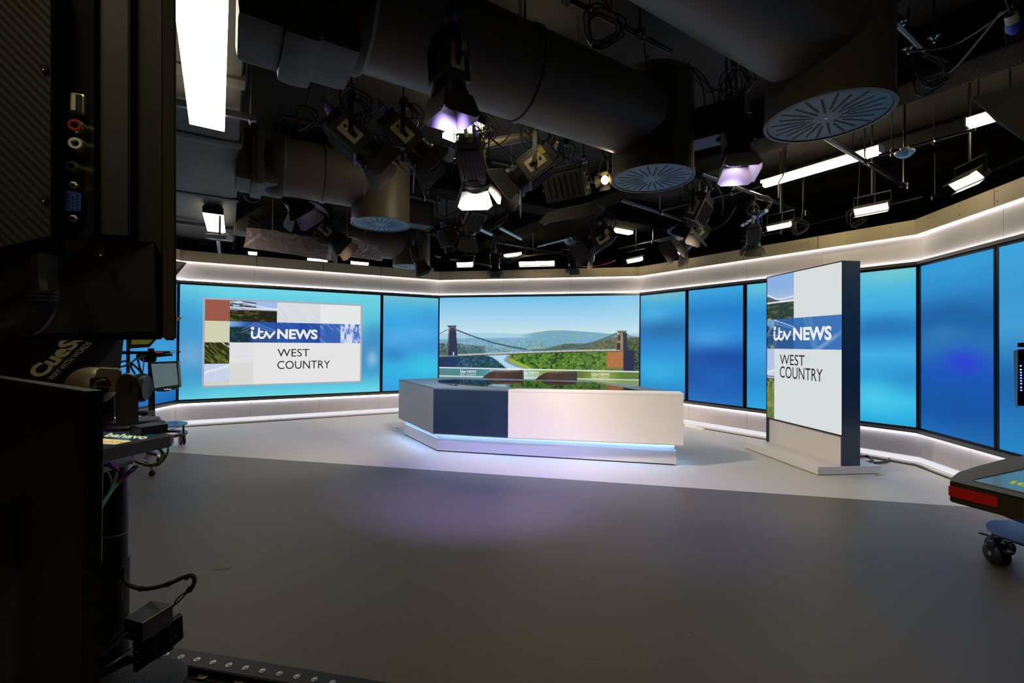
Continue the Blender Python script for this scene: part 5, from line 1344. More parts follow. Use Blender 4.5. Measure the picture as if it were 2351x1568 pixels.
for (x, y) in ((103, 157), (103, 458), (234, 582)):
    bm = NB(); a_ = atd(x, y, .398 if x < 200 else .425); lathe(bm, [(0, 0), (8 * k_, 0), (8 * k_, .0012), (0, .0012)], a_, V(0, -1, 0), seg=18); part('screw_recess', bm, slot_black, m1, smooth=True)
    bm = NB(); lathe(bm, [(0, .0012), (3 * k_, .0018), (0, .003)], a_ - V(0, 0, 6 * k_), V(0, -1, 0), seg=10); part('screw', bm, metal_ring, m1, smooth=True)
bm = NB(); prismd(bm, [(30, 110), (60, 72), (61, 135)], .3985, .001); part('label', bm, mat('silver_label', (150, 148, 120), .4, .3), m1, label='silver triangular label')
bm = NB()
for q in ([(3, 236), (60, 190), (60, 197), (3, 243)], [(3, 258), (60, 212), (60, 220), (3, 266)], [(3, 236), (10, 231), (10, 258), (3, 264)], [(53, 196), (60, 190), (60, 218), (53, 222)]): prismd(bm, q, .397, .001)
part('label', bm, mat('faded_print', (84, 80, 50), .6), m1, label='faded outlined label')
bm = NB(); P_ = [atd(x, y, .385) for x, y in ((104, 585), (102, 640), (108, 680), (95, 720), (60, 752), (-20, 764), (-100, 768))]; tube(bm, P_, .008, 10, 6); part('power_lead', bm, black_deep, m1, smooth=True)
for i in range(3):
    bm = NB(); a_ = atd(103 - i, 672 + i * 9, .385); lathe(bm, [(.008, -.0012), (.0105, -.001), (.0105, .001), (.008, .0012)], a_, V(0, 0, 1), seg=14); part('lead_grip', bm, black_deep, m1, smooth=True)
# its stand, outside the picture
bm = NB(); sx = V(-.62, .50, 0); cyl(bm, sx, sx + V(0, 0, 1.75), .03); part('stand_pole', bm, black_satin, m1, smooth=True)
bm = NB(); box(bm, V(-.56, .49, 1.62), (.16, .05, .05)); part('bracket', bm, black_satin, m1)
bm = NB(); lathe(bm, [(0, 0), (.28, 0), (.28, .012), (.05, .03), (0, .03)], sx); part('stand_foot', bm, black_satin, m1, smooth=True)

# second monitor, thin slab seen from its back edge
c1, c0 = V(-.714, .756, 0), V(-1.26, 1.076, 0); dS = (c0 - c1).normalized(); nS = V(.503, .864, 0)
m2 = thing('studio_monitor', 'black flat monitor at the lower left edge, seen from its rear side edge', 'monitor', c1.lerp(c0, .5) + V(0, 0, .72))
bm = NB(); prism(bm, [c1 + V(0, 0, .35), c0 + V(0, 0, .35), c0 + nS * .024 + V(0, 0, .35), c1 + nS * .024 + V(0, 0, .35)], (0, 0, .965)); part('back_shell', beveled(bm, .0015), black_paint, m2)
bm = NB(); i1_ = c1 + dS * .02 + nS * .0245; i2_ = c0 - dS * .02 + nS * .0245
prism(bm, [i1_ + V(0, 0, .74), i2_ + V(0, 0, .74), i2_ + nS * .002 + V(0, 0, .74), i1_ + nS * .002 + V(0, 0, .74)], (0, 0, .555)); part('screen', bm, glass_black, m2)
pc = c1.lerp(c0, .62) - nS * .04
bm = NB(); cyl(bm, pc, pc + V(0, 0, 1.02), .022); part('stand_pole', bm, black_satin, m2, smooth=True)
bm = NB(); box(bm, pc + nS * .02 + V(0, 0, 1.0), (.12, .05, .12)); part('bracket', bm, black_satin, m2)
for t in (0, 2.1, 4.2):
    bm = NB(); tube(bm, [pc + V(0, 0, .35), pc + V(math.cos(t + .9) * .2, math.sin(t + .9) * .2, .16), pc + V(math.cos(t + .9) * .38, math.sin(t + .9) * .38, .01)], .011, 8, 3); part('leg', bm, edge_m, m2, smooth=True)

# ------------------------------------------------------------------ prompter hood with lettering
hd = thing('prompter_hood', 'black prompter hood with big cream lettering between the two dark monitors', 'prompter', atd(120, 885, 2.05))
bm = NB(); prismd(bm, [(-150, 740), (262, 740), (247, 783), (139, 883), (120, 905), (-150, 905)], 2.05, .004); part('hood_side', bm, mat('hood_fabric', (17, 14, 10), .8, bump=.1, bscale=400), hd)
bm = NB(); prismd(bm, [(120, 905), (139, 883), (247, 783), (262, 740), (288, 740), (270, 905)], 2.12, .01); part('hood_back', bm, mat('hood_inner', (84, 94, 108), .6), hd, label='dark grey inner panel')
kk = 1.4 / FPX
Rr, Ur = V(.727, 0, .686), V(-.93, 0, .33)
def sheared(body, x, y, wpx, hpx, m, bold, d=2.045, par=hd, Rv=Rr, Uv=Ur, name='lettering'):
    k2 = d / FPX
    return text_part(name, body, atd(x, y, d), Rv, Uv, wpx * k2, hpx * k2, m, par, bold, .0006)
sheared('CueSc', 97, 870, 143, 40, ink, .045)
sheared('WAY WITH WORDS', 121, 873, 124, 14, mat('bright_print', (252, 248, 225), .6), .015)

# ------------------------------------------------------------------ prompter tray, camera head, column and base at left
ZTr = 1.04
def tr_(x, y, z=ZTr): return atz(x, y, z)
pd = thing('prompter_pedestal', 'black pedestal at left carrying a flat prompter tray with red corner', 'pedestal', V(-1.60, 1.83, 0))
top = [tr_(397, 997.3), tr_(372, 992), tr_(327, 987.7), tr_(237, 981.5), tr_(150, 977), tr_(150, 1052), tr_(237.6, 1031.7), tr_(392, 1000.5)]
bm = NB(); prism(bm, [p - V(0, 0, .042) for p in top], (0, 0, .042)); part('tray', beveled(bm, .002), mat('tray_black', (46, 42, 34), .5, bump=.05, bscale=500), pd, smooth=False)
inset = [tr_(150, 985), tr_(237, 991.5), tr_(373, 998.8), tr_(237.6, 1027.5), tr_(150, 1045)]
scr = mat('dim_screen_blue', (24, 44, 62), .12, emis=(40, 66, 84), es=.5, spec=.8)
bm = NB(); prism(bm, [p + V(0, 0, .0003) for p in inset], (0, 0, .0008)); sp_ = part('screen', bm, scr, pd)
cream = glow('prompter_text_cream', (216, 226, 170), .9); yel = glow('prompter_text_yellow', (236, 208, 130), .85); inkd = glow('prompter_text_shade', (120, 92, 50), .5)
a_, b_ = tr_(238, 1002, ZTr + .0012), tr_(332, 1008.5, ZTr + .0012); uu = (tr_(262, 995.5, ZTr + .0012) - tr_(247, 1002.6, ZTr + .0012))
text_part('lettering', 'bahavo', a_, (b_ - a_), uu, (b_ - a_).length, uu.length * 1.1, cream, sp_, .02, .0006)
bm = NB(); prism(bm, [tr_(x, y, ZTr + .0014) for x, y in ((232, 1006.5), (297, 1011.3), (301, 1012.5), (265, 1020), (232, 1018.5))], (0, 0, .0004)); part('text_box', bm, yel, sp_)
a_, b_ = tr_(238, 1015, ZTr + .002), tr_(282, 1017, ZTr + .002); text_part('lettering', 'LATE', a_, b_ - a_, tr_(255, 1009, ZTr + .002) - tr_(242, 1014.6, ZTr + .002), (b_ - a_).length, .016, inkd, sp_, 0, .0004)
bm = NB(); r0, r1 = tr_(397.6, 997.6), tr_(366, 1004.4); off = V(.0, -.003, 0)
prism(bm, [r0 + off - V(0, 0, .034), r1 + off - V(0, 0, .034), r1 + off - V(0, 0, .010), r0 + off - V(0, 0, .010)], V(.001, .004, 0)); part('red_marker', bm, mat('red_translucent', (170, 58, 44), .3), pd)
Cc = V(-1.60, 1.83, 0)
bm = NB(); cyl(bm, Cc + V(0, 0, .1), Cc + V(0, 0, ZTr - .05), .040, seg=28); part('column', bm, black_satin, pd, smooth=True)
bm = NB(); cyl(bm, Cc + V(0, 0, .1), Cc + V(0, 0, .52), .047, seg=28); part('column_sleeve', bm, black_paint, pd, smooth=True)
bm = NB(); lathe(bm, [(.040, 0), (.0425, 0), (.0425, .006), (.040, .006)], Cc + V(0, 0, .62), seg=24); part('cable_tie', bm, ink2, pd, smooth=True)
# asset label on the column
lx = atd(275, 1358, 1.775); bm = NB(); box(bm, lx, (.026, .002, .075), frm(V(.25, 1, 0))); lb = part('label', bm, ink2, pd, label='pale asset label')
text_part('lettering', 'itvNEWS', lx + V(-.006, -.003, -.03), V(0, 0, 1), V(-1, 0, 0), .06, .010, mat('label_print', (20, 18, 16), .6), lb, .01, .0006)
# control box under the tray
bx = [atd(237, 1047, 1.62), atd(308, 1034, 1.80), atd(308, 1064, 1.80), atd(237, 1086, 1.62)]
bm = NB(); prism(bm, bx, V(-.05, .12, 0)); cb = part('control_box', bm, black_paint, pd)
nb = (bx[1] - bx[0]).normalized()
for body, x, y, dd2, w, h in (('Ethernet', 260, 1066, 1.675, 15, 4), ('CueTALK', 262, 1071, 1.678, 15, 4), ('PROMPT', 285, 1050.5, 1.74, 14, 3.6), ('HDMI IN', 285, 1054.5, 1.74, 13, 3.2)):
    text_part('lettering', body, atd(x, y, dd2 - .004), nb, V(0, 0, 1), w / FPX * dd2 * 1.3, h / FPX * dd2, ink2, cb, 0, .001)
bm = NB()
for p, q in (((253, 1060.5), (283, 1051.5)), ((253, 1060.5), (253, 1056)), ((282, 1052), (282, 1048.5)), ((267.5, 1056), (267.5, 1053))):
    tube(bm, [atd(p[0], p[1], 1.655), atd(q[0], q[1], 1.66 + (q[0] - 253) * .0022)], .0009, 6, 0)
part('bracket_mark', bm, ink, cb)
def boot_plug(tip, end, d, tipm, lab):
    a_, b_ = atd(*tip, d), atd(*end, d); F = (b_ - a_); L = F.length; r = .0085
    prof = [(0, 0)]
    for i in range(9): h = L * i / 9; rr = r * (1 - .035 * i); prof += [(rr, h), (rr * 1.08, h + L * .05), (rr * .96, h + L * .07)]
    prof += [(0, L)]
    bm = NB(); lathe(bm, prof, a_, F, seg=16); p = part('plug_boot', bm, purple, pd, lab, smooth=True)
    bm = NB(); lathe(bm, [(.005, L), (.0068, L), (.0068, L + .012), (.005, L + .012)], a_, F, seg=14); part('band', bm, org, p, smooth=True)
    if tipm:
        bm = NB(); lathe(bm, [(0, -.022), (.008, -.022), (.0095, -.014), (.0085, -.012), (.0098, -.004), (.0085, 0), (0, 0)], a_, F, seg=16); part('metal_tip', bm, tipm, p, smooth=True)
boot_plug((249, 1065), (265, 1078), 1.64, None, 'left purple plug boot'); boot_plug((303, 1080), (279, 1101), 1.66, chrome, 'right purple plug boot with a silver tip')
def pc_cable(pts, m, r, par=pd, name='cable'):
    P = [atd(x, y, d) for x, y, d in pts]; bm = NB(); tube(bm, P, r, 8, 6); return part(name, bm, m, par, smooth=True)
gm = mat('mint_cable', (165, 240, 195), .45)
pc_cable([(265, 1079, 1.64), (266, 1090, 1.64), (262, 1104, 1.64), (254, 1122, 1.64), (243, 1140, 1.64), (225, 1165, 1.62)], gm, .0052)
pc_cable([(277, 1103, 1.66), (266, 1114, 1.66), (252, 1133, 1.65), (238, 1155, 1.64), (220, 1185, 1.62)], gm, .0052)
pc_cable([(236, 1076, 1.64), (250, 1088, 1.64), (256, 1110, 1.64), (250, 1130, 1.64), (238, 1146, 1.64)], tan_cable, .002)
pc_cable([(236, 1080, 1.66), (248, 1092, 1.66), (253, 1112, 1.66), (246, 1132, 1.66), (232, 1150, 1.66)], rubber, .003)
pc_cable([(310, 1057, 1.80), (322, 1062, 1.80), (340, 1066, 1.80), (360, 1063, 1.80), (370, 1052, 1.80), (372, 1040, 1.80), (361, 1028, 1.80)], tan_cable, .0036)
pc_cable([(311, 1061, 1.80), (325, 1066, 1.80), (345, 1070, 1.80), (364, 1067, 1.80), (375, 1054, 1.80), (377, 1042, 1.80), (367, 1028, 1.80)], mat('leaf_cable', (90, 200, 115), .45), .0036)
pc_cable([(385, 1024, 1.79), (386, 1034, 1.80), (381, 1048, 1.80), (370, 1062, 1.80), (355, 1068, 1.81)], mat('leaf_cable', (90, 200, 115), .45), .0036)
# braided lead looping out to the power box
br_m = mat('braided_sleeve', (64, 52, 40), .6, bump=.8, bscale=500)
pc_cable([(284, 1300, 1.80), (283, 1322, 1.80), (292, 1340, 1.78), (320, 1351, 1.76), (350, 1350, 1.74), (385, 1341, 1.72), (420, 1326, 1.70), (440, 1321, 1.70), (447, 1332, 1.70), (440, 1350, 1.70), (430, 1358, 1.70)], br_m, .0078, name='braided_lead')
for dx in (-2, 1): pc_cable([(432, 1356, 1.70), (418 + dx * 3, 1370, 1.70), (405 + dx * 2, 1384, 1.70), (398, 1391, 1.70)], mat('dark_green_wire', (36, 60, 30), .5), .003, name='wire')
for (x, y) in ((324, 1351.5), (386, 1341), (429, 1325), (436, 1353)):
    bm = NB(); a_ = atd(x, y, 1.76 - (x - 324) * .0006); lathe(bm, [(.0078, -.004), (.0105, -.004), (.0105, .004), (.0078, .004)], a_, V(1, 0, .2) if x < 430 else V(.6, 0, .7), seg=14); part('lead_clip', bm, rubber, pd, smooth=True)
# power box with fins and side plate
zp = .42
A1, A2, A3, A4 = atz(284, 1420, zp), atz(347, 1378, zp), atz(398, 1387, zp), atz(325, 1432, zp)
ps = thing('power_box', 'finned black power box with a bracket plate beside the pedestal column', 'box', (A1 + A3) / 2 - V(0, 0, .42))
bm = NB(); prism(bm, [p - V(0, 0, .07) for p in (A1, A2, A3, A4)], (0, 0, .07)); part('case', beveled(bm, .002), black_paint, ps)
bm = NB()
for i in range(6):
    z_ = -.012 - .009 * i; u_ = (A3 - A4); n_ = V(u_.y, -u_.x, 0).normalized()
    prism(bm, [A4 + u_ * .04 + V(0, 0, z_), A4 + u_ * .93 + V(0, 0, z_), A4 + u_ * .93 + n_ * .003 + V(0, 0, z_), A4 + u_ * .04 + n_ * .003 + V(0, 0, z_)], (0, 0, .0022))
part('fins', bm, mat('fin_edge', (92, 80, 72), .4, .4), ps)
u_ = (A3 - A4).normalized(); n_ = V(u_.y, -u_.x, 0).normalized()
bm = NB(); tube(bm, [A4 + V(0, 0, .001) + n_ * .001, A3 + V(0, 0, .001) + n_ * .001], .0022, 6, 0); part('edge_trim', bm, mat('tan_edge', (170, 130, 96), .4, .4), ps)  # thin tan line along the upper edge
f1 = (A1 - A4)
for i in range(3):
    a_ = A4 + f1 * (.2 + .3 * i) - V(0, 0, .035); nf = V(f1.y, -f1.x, 0).normalized(); nf = nf if nf.dot(V(-1, -1, 0)) > 0 else -nf
    bm = NB(); lathe(bm, [(0, -.002), (.0095, -.002), (.0095, .004), (.007, .005), (.006, .001), (0, .001)], a_, nf, seg=18); part('socket', bm, black_satin, ps, smooth=True)
    if i:
        bm = NB(); tube(bm, [a_ + nf * .004, a_ + nf * .03, a_ + nf * .07 - V(0, 0, .02), a_ + nf * .16 + V(-.05, 0, -.06)], [.006] * 0 or .006, 8, 5); part('plug', bm, mat('brown_plug', (96, 76, 60), .5), ps, smooth=True)
zq = .30
Q1, Q2 = atd(311, 1480, 1.60), atd(419, 1411, 1.72); Q3, Q4 = atd(421, 1464, 1.72), atd(312, 1545, 1.60)
bm = NB(); prism(bm, [Q1, Q2, Q3, atd(401, 1482, 1.70), Q4], V(-.02, .012, 0)); bp_ = part('bracket_plate', bm, black_satin, ps)
bm = NB(); tube(bm, [Q1 + V(0, -.001, 0), Q2 + V(0, -.001, 0)], .0022, 6, 0); part('edge_trim', bm, MATS['tan_edge'], ps)
for (x, y) in ((403, 1440), (403, 1462), (315, 1496), (315, 1519), (352, 1460), (388, 1438), (346, 1505), (367, 1512)):
    d_ = 1.60 + (x - 311) / 108 * .12 - .004; bm = NB(); a_ = atd(x, y, d_); lathe(bm, [(.004, 0), (.004, .0015), (0, .0035)], a_, V(.4, -1, 0), seg=12); part('screw', bm, steel, bp_, smooth=True)
bm = NB()
for q in ([(354, 1466), (360, 1462), (361, 1512), (352, 1518)], [(388, 1448), (396, 1443), (397, 1490), (389, 1492)], [(352, 1505), (397, 1481), (397, 1491), (352, 1518)]): prismd(bm, q, [1.60 + (p[0] - 311) / 108 * .12 - .012 for p in q], .006)
part('latch_frame', bm, mat('latch_grey', (66, 62, 56), .45, .4), bp_)
bm = NB(); tube(bm, [atd(244, 1530, 1.52), atd(262, 1520, 1.53), atd(278, 1508, 1.55)], .004, 8, 4); part('white_lead', bm, wh_plug, ps, smooth=True)
bm = NB(); a_ = atd(278, 1508, 1.55); b_ = atd(300, 1494, 1.58); cyl(bm, a_, b_, .004, .009, seg=6); part('network_plug', bm, mat('ivory_plug', (165, 160, 110), .45), ps)
# base frame with ribs, bolts and discs
zb_p = .13
def pb(x, y, z=zb_p): return atz(x, y, z)
K0, K1 = pb(400, 1486), pb(890, 1567); dk_ = (K1 - K0).normalized(); nk = V(dk_.y, -dk_.x, 0).normalized()
K0 = K0 - dk_ * .55
bf = thing('pedestal_base', 'black ribbed pedestal base frame with shiny bolts at the bottom left', 'base', K0 + dk_ * .7 + nk * .3)
K1e = K1 + dk_ * .25
def slab(name, a, b, n0, n1, z0, z1, m, bev=.0):
    bm = NB(); prism(bm, [V(p.x, p.y, z0) for p in (a + nk * n0, b + nk * n0, b + nk * n1, a + nk * n1)], (0, 0, z1 - z0)); return part(name, bm, m, bf)
rib_m = mat('rib_edge', (58, 50, 38), .4, .2)
slab('deck', K0, K1e, 0, .95, .05, .10, black_deep)
slab('rim', K0, K1e, 0, .075, .10, .13, black_paint); slab('rim_edge', K0, K1e, .075, .079, .10, .128, rib_m)
slab('frame_skirt', K0 + dk_ * .02, K1e - dk_ * .02, .02, .93, 0.0, .05, slot_black)
L_ = (K1e - K0).length
for i in range(int(L_ / .075)):
    a_ = K0 + dk_ * (.03 + i * .075) + nk * .042; a_ = V(a_.x, a_.y, .13)
    bm = NB(); lathe(bm, [(0, .0), (.012, 0), (.012, .001), (.0085, .0015), (.005, .001), (.0045, .004), (.002, .005), (0, .005)], a_, seg=16); part('bolt', bm, steel, bf, smooth=True)
bm = NB()
for i in range(14):
    a_ = K0 + dk_ * (.12 * i) + nk * .08; b_ = a_ + nk * .85
    tube(bm, [V(a_.x, a_.y, .103), V(b_.x, b_.y, .103)], .0018, 5, 0)
for j in range(12):
    a_ = K0 + nk * (.10 + .05 * j); b_ = a_ + dk_ * L_; tube(bm, [V(a_.x, a_.y, .103), V(b_.x, b_.y, .103)], .0016, 5, 0)
part('ribs', bm, rib_m, bf)
bm = NB()
for i in range(6):
    c_ = K0 + dk_ * (.45 + .24 * i) + nk * .19; tube(bm, [V(p.x, p.y, .106) for p in ringloop(c_, .085, V(0, 0, 1), 28)], .002, 5, 0)
part('ring_ribs', bm, rib_m, bf)
for (x, y) in ((468, 1551), (552, 1563), (640, 1574), (386, 1540)):
    a_ = pb(x, y, .106); bm = NB(); lathe(bm, [(0, 0), (.021, 0), (.021, .003), (.017, .004), (.004, .002), (0, .002)], a_, seg=28); part('disc', bm, mat('dull_nickel', (150, 140, 110), .3, .8), bf, smooth=True)
bm = NB(); a_ = pb(305, 1580, .16); lathe(bm, [(0, -.03), (.155, -.03), (.16, -.02), (.16, .0), (.15, .006), (0, .006)], a_, seg=48); part('round_cover', bm, mat('speckled_black', (20, 18, 16), .6, bump=.5, bscale=200), bf, smooth=True)

# remote camera on the tray
cm = thing('robotic_camera', 'black dome-shouldered robotic camera standing on the prompter tray', 'camera', atz(290, 984, ZTr))
body_m = mat('camera_shell', (56, 53, 58), .42, .1)
d_ = 1.72
def ptz_slab(x0, x1, y0, y1, d0, dep, m, name):
    """upright arm with a rounded top"""
    bm = NB(); w = (x1 - x0) / 2; cx, pts = (x0 + x1) / 2, []
    for i in range(17):
        t = PI * i / 16; pts.append((cx + w * math.cos(t), y0 + w * 1.0 - w * math.sin(t)))
    pts += [(x0, y1 - 6), (x0 + 4, y1), (x1 - 4, y1), (x1, y1 - 6)]
    prismd(bm, pts, d0, dep); return part(name, beveled(bm, .004), m, cm, smooth=True)
ptz_slab(265, 318, 859, 976, d_ - .02, .085, body_m, 'arm')
ptz_slab(214, 262, 868, 976, d_ + .13, .07, body_m, 'arm')
hc = atd(232, 888, d_ + .06)
bm = NB(); bmesh.ops.create_uvsphere(bm, u_segments=32, v_segments=18, radius=1)
for v in bm.verts: v.co = Vector((v.co.x * .082 - .01, v.co.y * .075, v.co.z * .076)) + atd(215, 887, d_ + .06)
part('head_shell', bm, mat('camera_head_lit', (120, 108, 84), .42, .1), cm, smooth=True)  # golden light on the head is put into its colour
bm = NB(); prismd(bm, [(222, 846), (278, 849), (281, 858), (270, 900), (215, 900)], d_ + .0, .12); part('head_block', beveled(bm, .006), mat('camera_head_lit', (120, 108, 84), .42, .1), cm, smooth=True)
bm = NB(); prismd(bm, [(206, 868), (246, 866), (256, 880), (244, 905), (206, 905)], d_ - .005, .02); part('rear_recess', beveled(bm, .003), slot_black, cm)
bm = NB(); a_ = atd(318, 890, d_ + .03); b_ = atd(338, 890, d_ + .045); cyl(bm, a_ - V(.02, 0, 0), b_, .052, .048, seg=32); cyl(bm, a_ + V(.008, 0, 0), a_ + V(.014, 0, 0), .056, seg=32); part('lens_barrel', bm, black, cm, smooth=True)
bm = NB(); tube(bm, [atd(218, 893, d_ - .01), atd(222, 878, d_ - .02), (atd(236, 872, d_ - .02)), atd(246, 876, d_ + 0)], .0045, 8, 5); part('lead', bm, MATS['camera_head_lit'], cm, smooth=True)
bm = NB(); tube(bm, [atd(207, 892, d_ - .03), atd(213, 887, d_ - .03), atd(254, 889, d_ - .03)], .0018, 6, 3); part('wire_handle', bm, MATS['camera_head_lit'], cm, smooth=True)
bm = NB(); c_ = atz(285, 984, ZTr + .001); lathe(bm, [(0, 0), (.105, 0), (.105, .010), (.09, .018), (.085, .03), (0, .03)], V(c_.x, c_.y + .05, ZTr + .001), seg=40); part('base', bm, body_m, cm, smooth=True)
bm = NB(); box(bm, atz(342, 993, ZTr + .001) + V(0, 0, .016), (.085, .09, .03), frm(V(.5, 1, 0))); 
solo('interface_box', bm, black_paint, 'small black box with sockets on the tray beside the robotic camera', 'box')

# ------------------------------------------------------------------ rear prompter stand far left
DS = 5.85; sc_ = V(-4.60, DS, 0)
ps2 = thing('prompter_stand', 'black prompter stand on a round dark blue plate by the left wall', 'stand', sc_)
bm = NB(); prismd(bm, [(339, 800), (354, 800), (357, 985), (341, 985)], DS - .05, .08); part('column', bm, black_paint, ps2)
zc = .32; cpl = atz(372, 977, zc)
bm = NB(); lathe(bm, [(0, 0), (.27, 0), (.27, .012), (0, .012)], V(cpl.x, cpl.y, zc), seg=48); part('round_plate', bm, mat('blue_tinted_plate', (60, 92, 120), .25, .3), ps2, smooth=True)
bm = NB(); lathe(bm, [(.20, 0), (.27, 0), (.27, .03), (.20, .03), (.20, 0)], V(cpl.x, cpl.y, .19), seg=40); part('lower_ring', bm, black_satin, ps2, smooth=True)
for i in range(3):
    t = .25 + i * 2 * PI / 3; q = V(cpl.x + math.cos(t) * .24, cpl.y + math.sin(t) * .24, 0)
    bm = NB(); cyl(bm, q + V(0, 0, .2), q + V(0, 0, .33), .012); part('post', bm, black_satin, ps2, smooth=True)
def caster(par, c, r, yaw=.4, lever=True):
    ax = V(math.cos(yaw), math.sin(yaw), 0)
    bm = NB()
    for s in (-1, 1): lathe(bm, [(0, -.2 * r), (r * .8, -.2 * r), (r, -.1 * r), (r, .1 * r), (r * .8, .2 * r), (0, .2 * r)], c + V(0, 0, r) + ax * s * r * .32, ax, seg=28)
    w = part('castor', bm, mat('castor_rubber', (22, 18, 18), .35, spec=.6), par, smooth=True)
    bm = NB(); box(bm, c + V(0, 0, r * 1.65), (r * .9, r * 1.1, r * .9), frm(ax), r * .15); cyl(bm, c + V(0, 0, r * 1.7), c + V(0, 0, r * 2.6), r * .25); part('fork', bm, black_satin, w, smooth=True)
    bm = NB(); cyl(bm, c + V(0, 0, r) - ax * r * .6, c + V(0, 0, r) + ax * r * .6, r * .18, seg=12); part('axle', bm, steel, w, smooth=True)
    if lever:
        bm = NB(); s_ = V(-ax.y, ax.x, 0); box(bm, c + V(0, 0, r * 1.7) + s_ * r * .9, (r * .5, r * 1.2, r * .16), frm(s_), r * .05); part('brake_lever', bm, black_satin, w)
caster(ps2, fl(418, 1021.5), .062, .9)
caster(ps2, V(cpl.x - .25, cpl.y + .1, 0), .062, .2); caster(ps2, V(cpl.x - .02, cpl.y - .26, 0), .062, .5)
mn = [atd(343, 831.5, DS - .25), atd(408, 829, DS - .12), atd(412.5, 888, DS - .12), atd(404, 893, DS - .14), atd(380, 899, DS - .2), atd(362, 899, DS - .22), atd(352, 895, DS - .25)]
bm = NB(); prism(bm, mn, V(-.01, .05, 0)); mo2 = part('monitor', bm, mat('dark_grey_bezel', (62, 68, 72), .4), ps2)
bm = NB(); prism(bm, [p + V(0, -.003, 0) for p in (atd(347.5, 835.5, DS - .25), atd(404.5, 833.5, DS - .13), atd(409.5, 883, DS - .13), atd(355, 891, DS - .25))], V(0, .002, 0)); part('screen', bm, mat('grey_green_screen', (104, 122, 126), .2, emis=(104, 124, 130), es=.55, spec=.6), mo2)
q_ = atd(377, 896, DS - .24); text_part('lettering', 'CueScript', q_, V(.99, .12, .02), V(0, 0, 1), .085, .02, txt_white, mo2, .01, .002)
bm = NB(); prism(bm, [atz(272, 806, 1.30), atz(414, 808.5, 1.29), atz(414, 803.5, 1.30), atz(330, 804, 1.31)], (0, 0, .045)) if False else prismd(bm, [(272, 806), (300, 807.5), (414, 806.5), (414, 809.5), (370, 812), (274, 813.5)], DS - .3, .35); pt_ = part('prompter_tray', bm, black_satin, ps2)
bm = NB(); prismd(bm, [(357, 808.3), (374, 808), (374, 810.2), (357, 810.6)], DS - .305, .004); part('red_marker', bm, glow('red_marker_glow', (190, 40, 20), .8), pt_)
text_part('lettering', 'CueScript', atd(391, 809.4, DS - .306), V(1, 0, 0), V(0, 0, 1), .075, .014, txt_white, pt_, .01, .001)
bm = NB(); prismd(bm, [(297, 778), (360, 778), (343, 797), (300, 800), (290, 800)], DS - .2, .3); ch = part('camera_hood', bm, mat('hood_grey', (92, 86, 78), .5), ps2)
bm = NB(); prismd(bm, [(303, 780), (352, 780), (341, 790), (301, 791)], DS - .206, .004); part('glass_reflection', bm, mat('hood_reflection', (120, 120, 44), .3, emis=(120, 120, 40), es=.3), ch)  # reflection painted on as a weak yellow-green glow
bm = NB(); prismd(bm, [(361, 812), (396, 812), (396, 817), (361, 820)], DS - .25, .05); part('side_bracket', bm, mat('bracket_grey', (110, 118, 120), .4, .4), ps2)
bm = NB(); prismd(bm, [(315, 812), (362, 812), (358, 830), (330, 832), (312, 820)], DS - .2, .2); part('head_mount', bm, black_paint, ps2)
bm = NB(); prismd(bm, [(263, 778), (272, 778), (270, 862), (262, 862)], DS - .2, .06); cyl(bm, V(-4.98, DS, .32), V(-4.98, DS, 1.42), .02); part('rear_upright', bm, black_paint, ps2)
for pts in ([(272, 834), (285, 829), (300, 833), (316, 846), (326, 858)], [(262, 838), (278, 842), (295, 836), (310, 826), (322, 816)], [(314, 815), (318, 832), (322, 848), (330, 862)], [(235, 832), (245, 840), (262, 838)], [(300, 832), (302, 845), (310, 858)]):
    bm = NB(); tube(bm, [atd(x, y, DS - .25) for x, y in pts], .011, 7, 5); part('cable', bm, rubber, ps2, smooth=True)
bm = NB(); tube(bm, [atd(x, y, DS - .27) for x, y in ((292, 836), (308, 828), (324, 820), (336, 815))], .006, 7, 5); part('cable', bm, gm, ps2, smooth=True)
bm = NB(); tube(bm, [atd(x, y, DS - .27) for x, y in ((328, 823), (330, 832), (329, 845), (328, 855))], .007, 7, 5); part('cable', bm, purple, ps2, smooth=True)

# ------------------------------------------------------------------ swivel chair mostly hidden behind the left monitor
cc = fl(262, 1072); cc = V(cc.x, cc.y + .12, 0)
sw = thing('swivel_chair', 'dark swivel chair with chrome star base, mostly hidden behind the lower left monitor', 'chair', cc)
k1, k2 = fl(363, 1064), fl(349, 1093)
r_arm = (k1 - cc).length
for i, q in enumerate((k1, k2, cc + V(-.25, -.28, 0), cc + V(-.35, .08, 0), cc + V(-.05, .36, 0))):
    bm = NB(); tube(bm, [cc + V(0, 0, .15), cc.lerp(q, .5) + V(0, 0, .125), cc.lerp(q, .95) + V(0, 0, .10), q + V(0, 0, .075)], [.026] * 0 or .019, 10, 4); part('leg', bm, chrome, sw, smooth=True)
    caster(sw, V(q.x, q.y, 0), .028, .5 + i, False)
bm = NB(); cyl(bm, cc + V(0, 0, .1), cc + V(0, 0, .42), .026); part('gas_column', bm, chrome, sw, smooth=True)
bm = NB(); box(bm, cc + V(0, 0, .46), (.46, .46, .08), None, .03); part('seat', bm, mat('dark_fabric', (30, 30, 34), .8), sw, smooth=True)
bm = NB(); box(bm, cc + V(-.22, .05, .72), (.07, .42, .42), None, .03); part('backrest', bm, MATS['dark_fabric'], sw, smooth=True)
bm = NB(); box(bm, cc + V(-.2, .05, .52), (.05, .06, .2), None, .01); part('back_support', bm, black_satin, sw, smooth=True)
am = atd(333, 948, cc.y - .05)
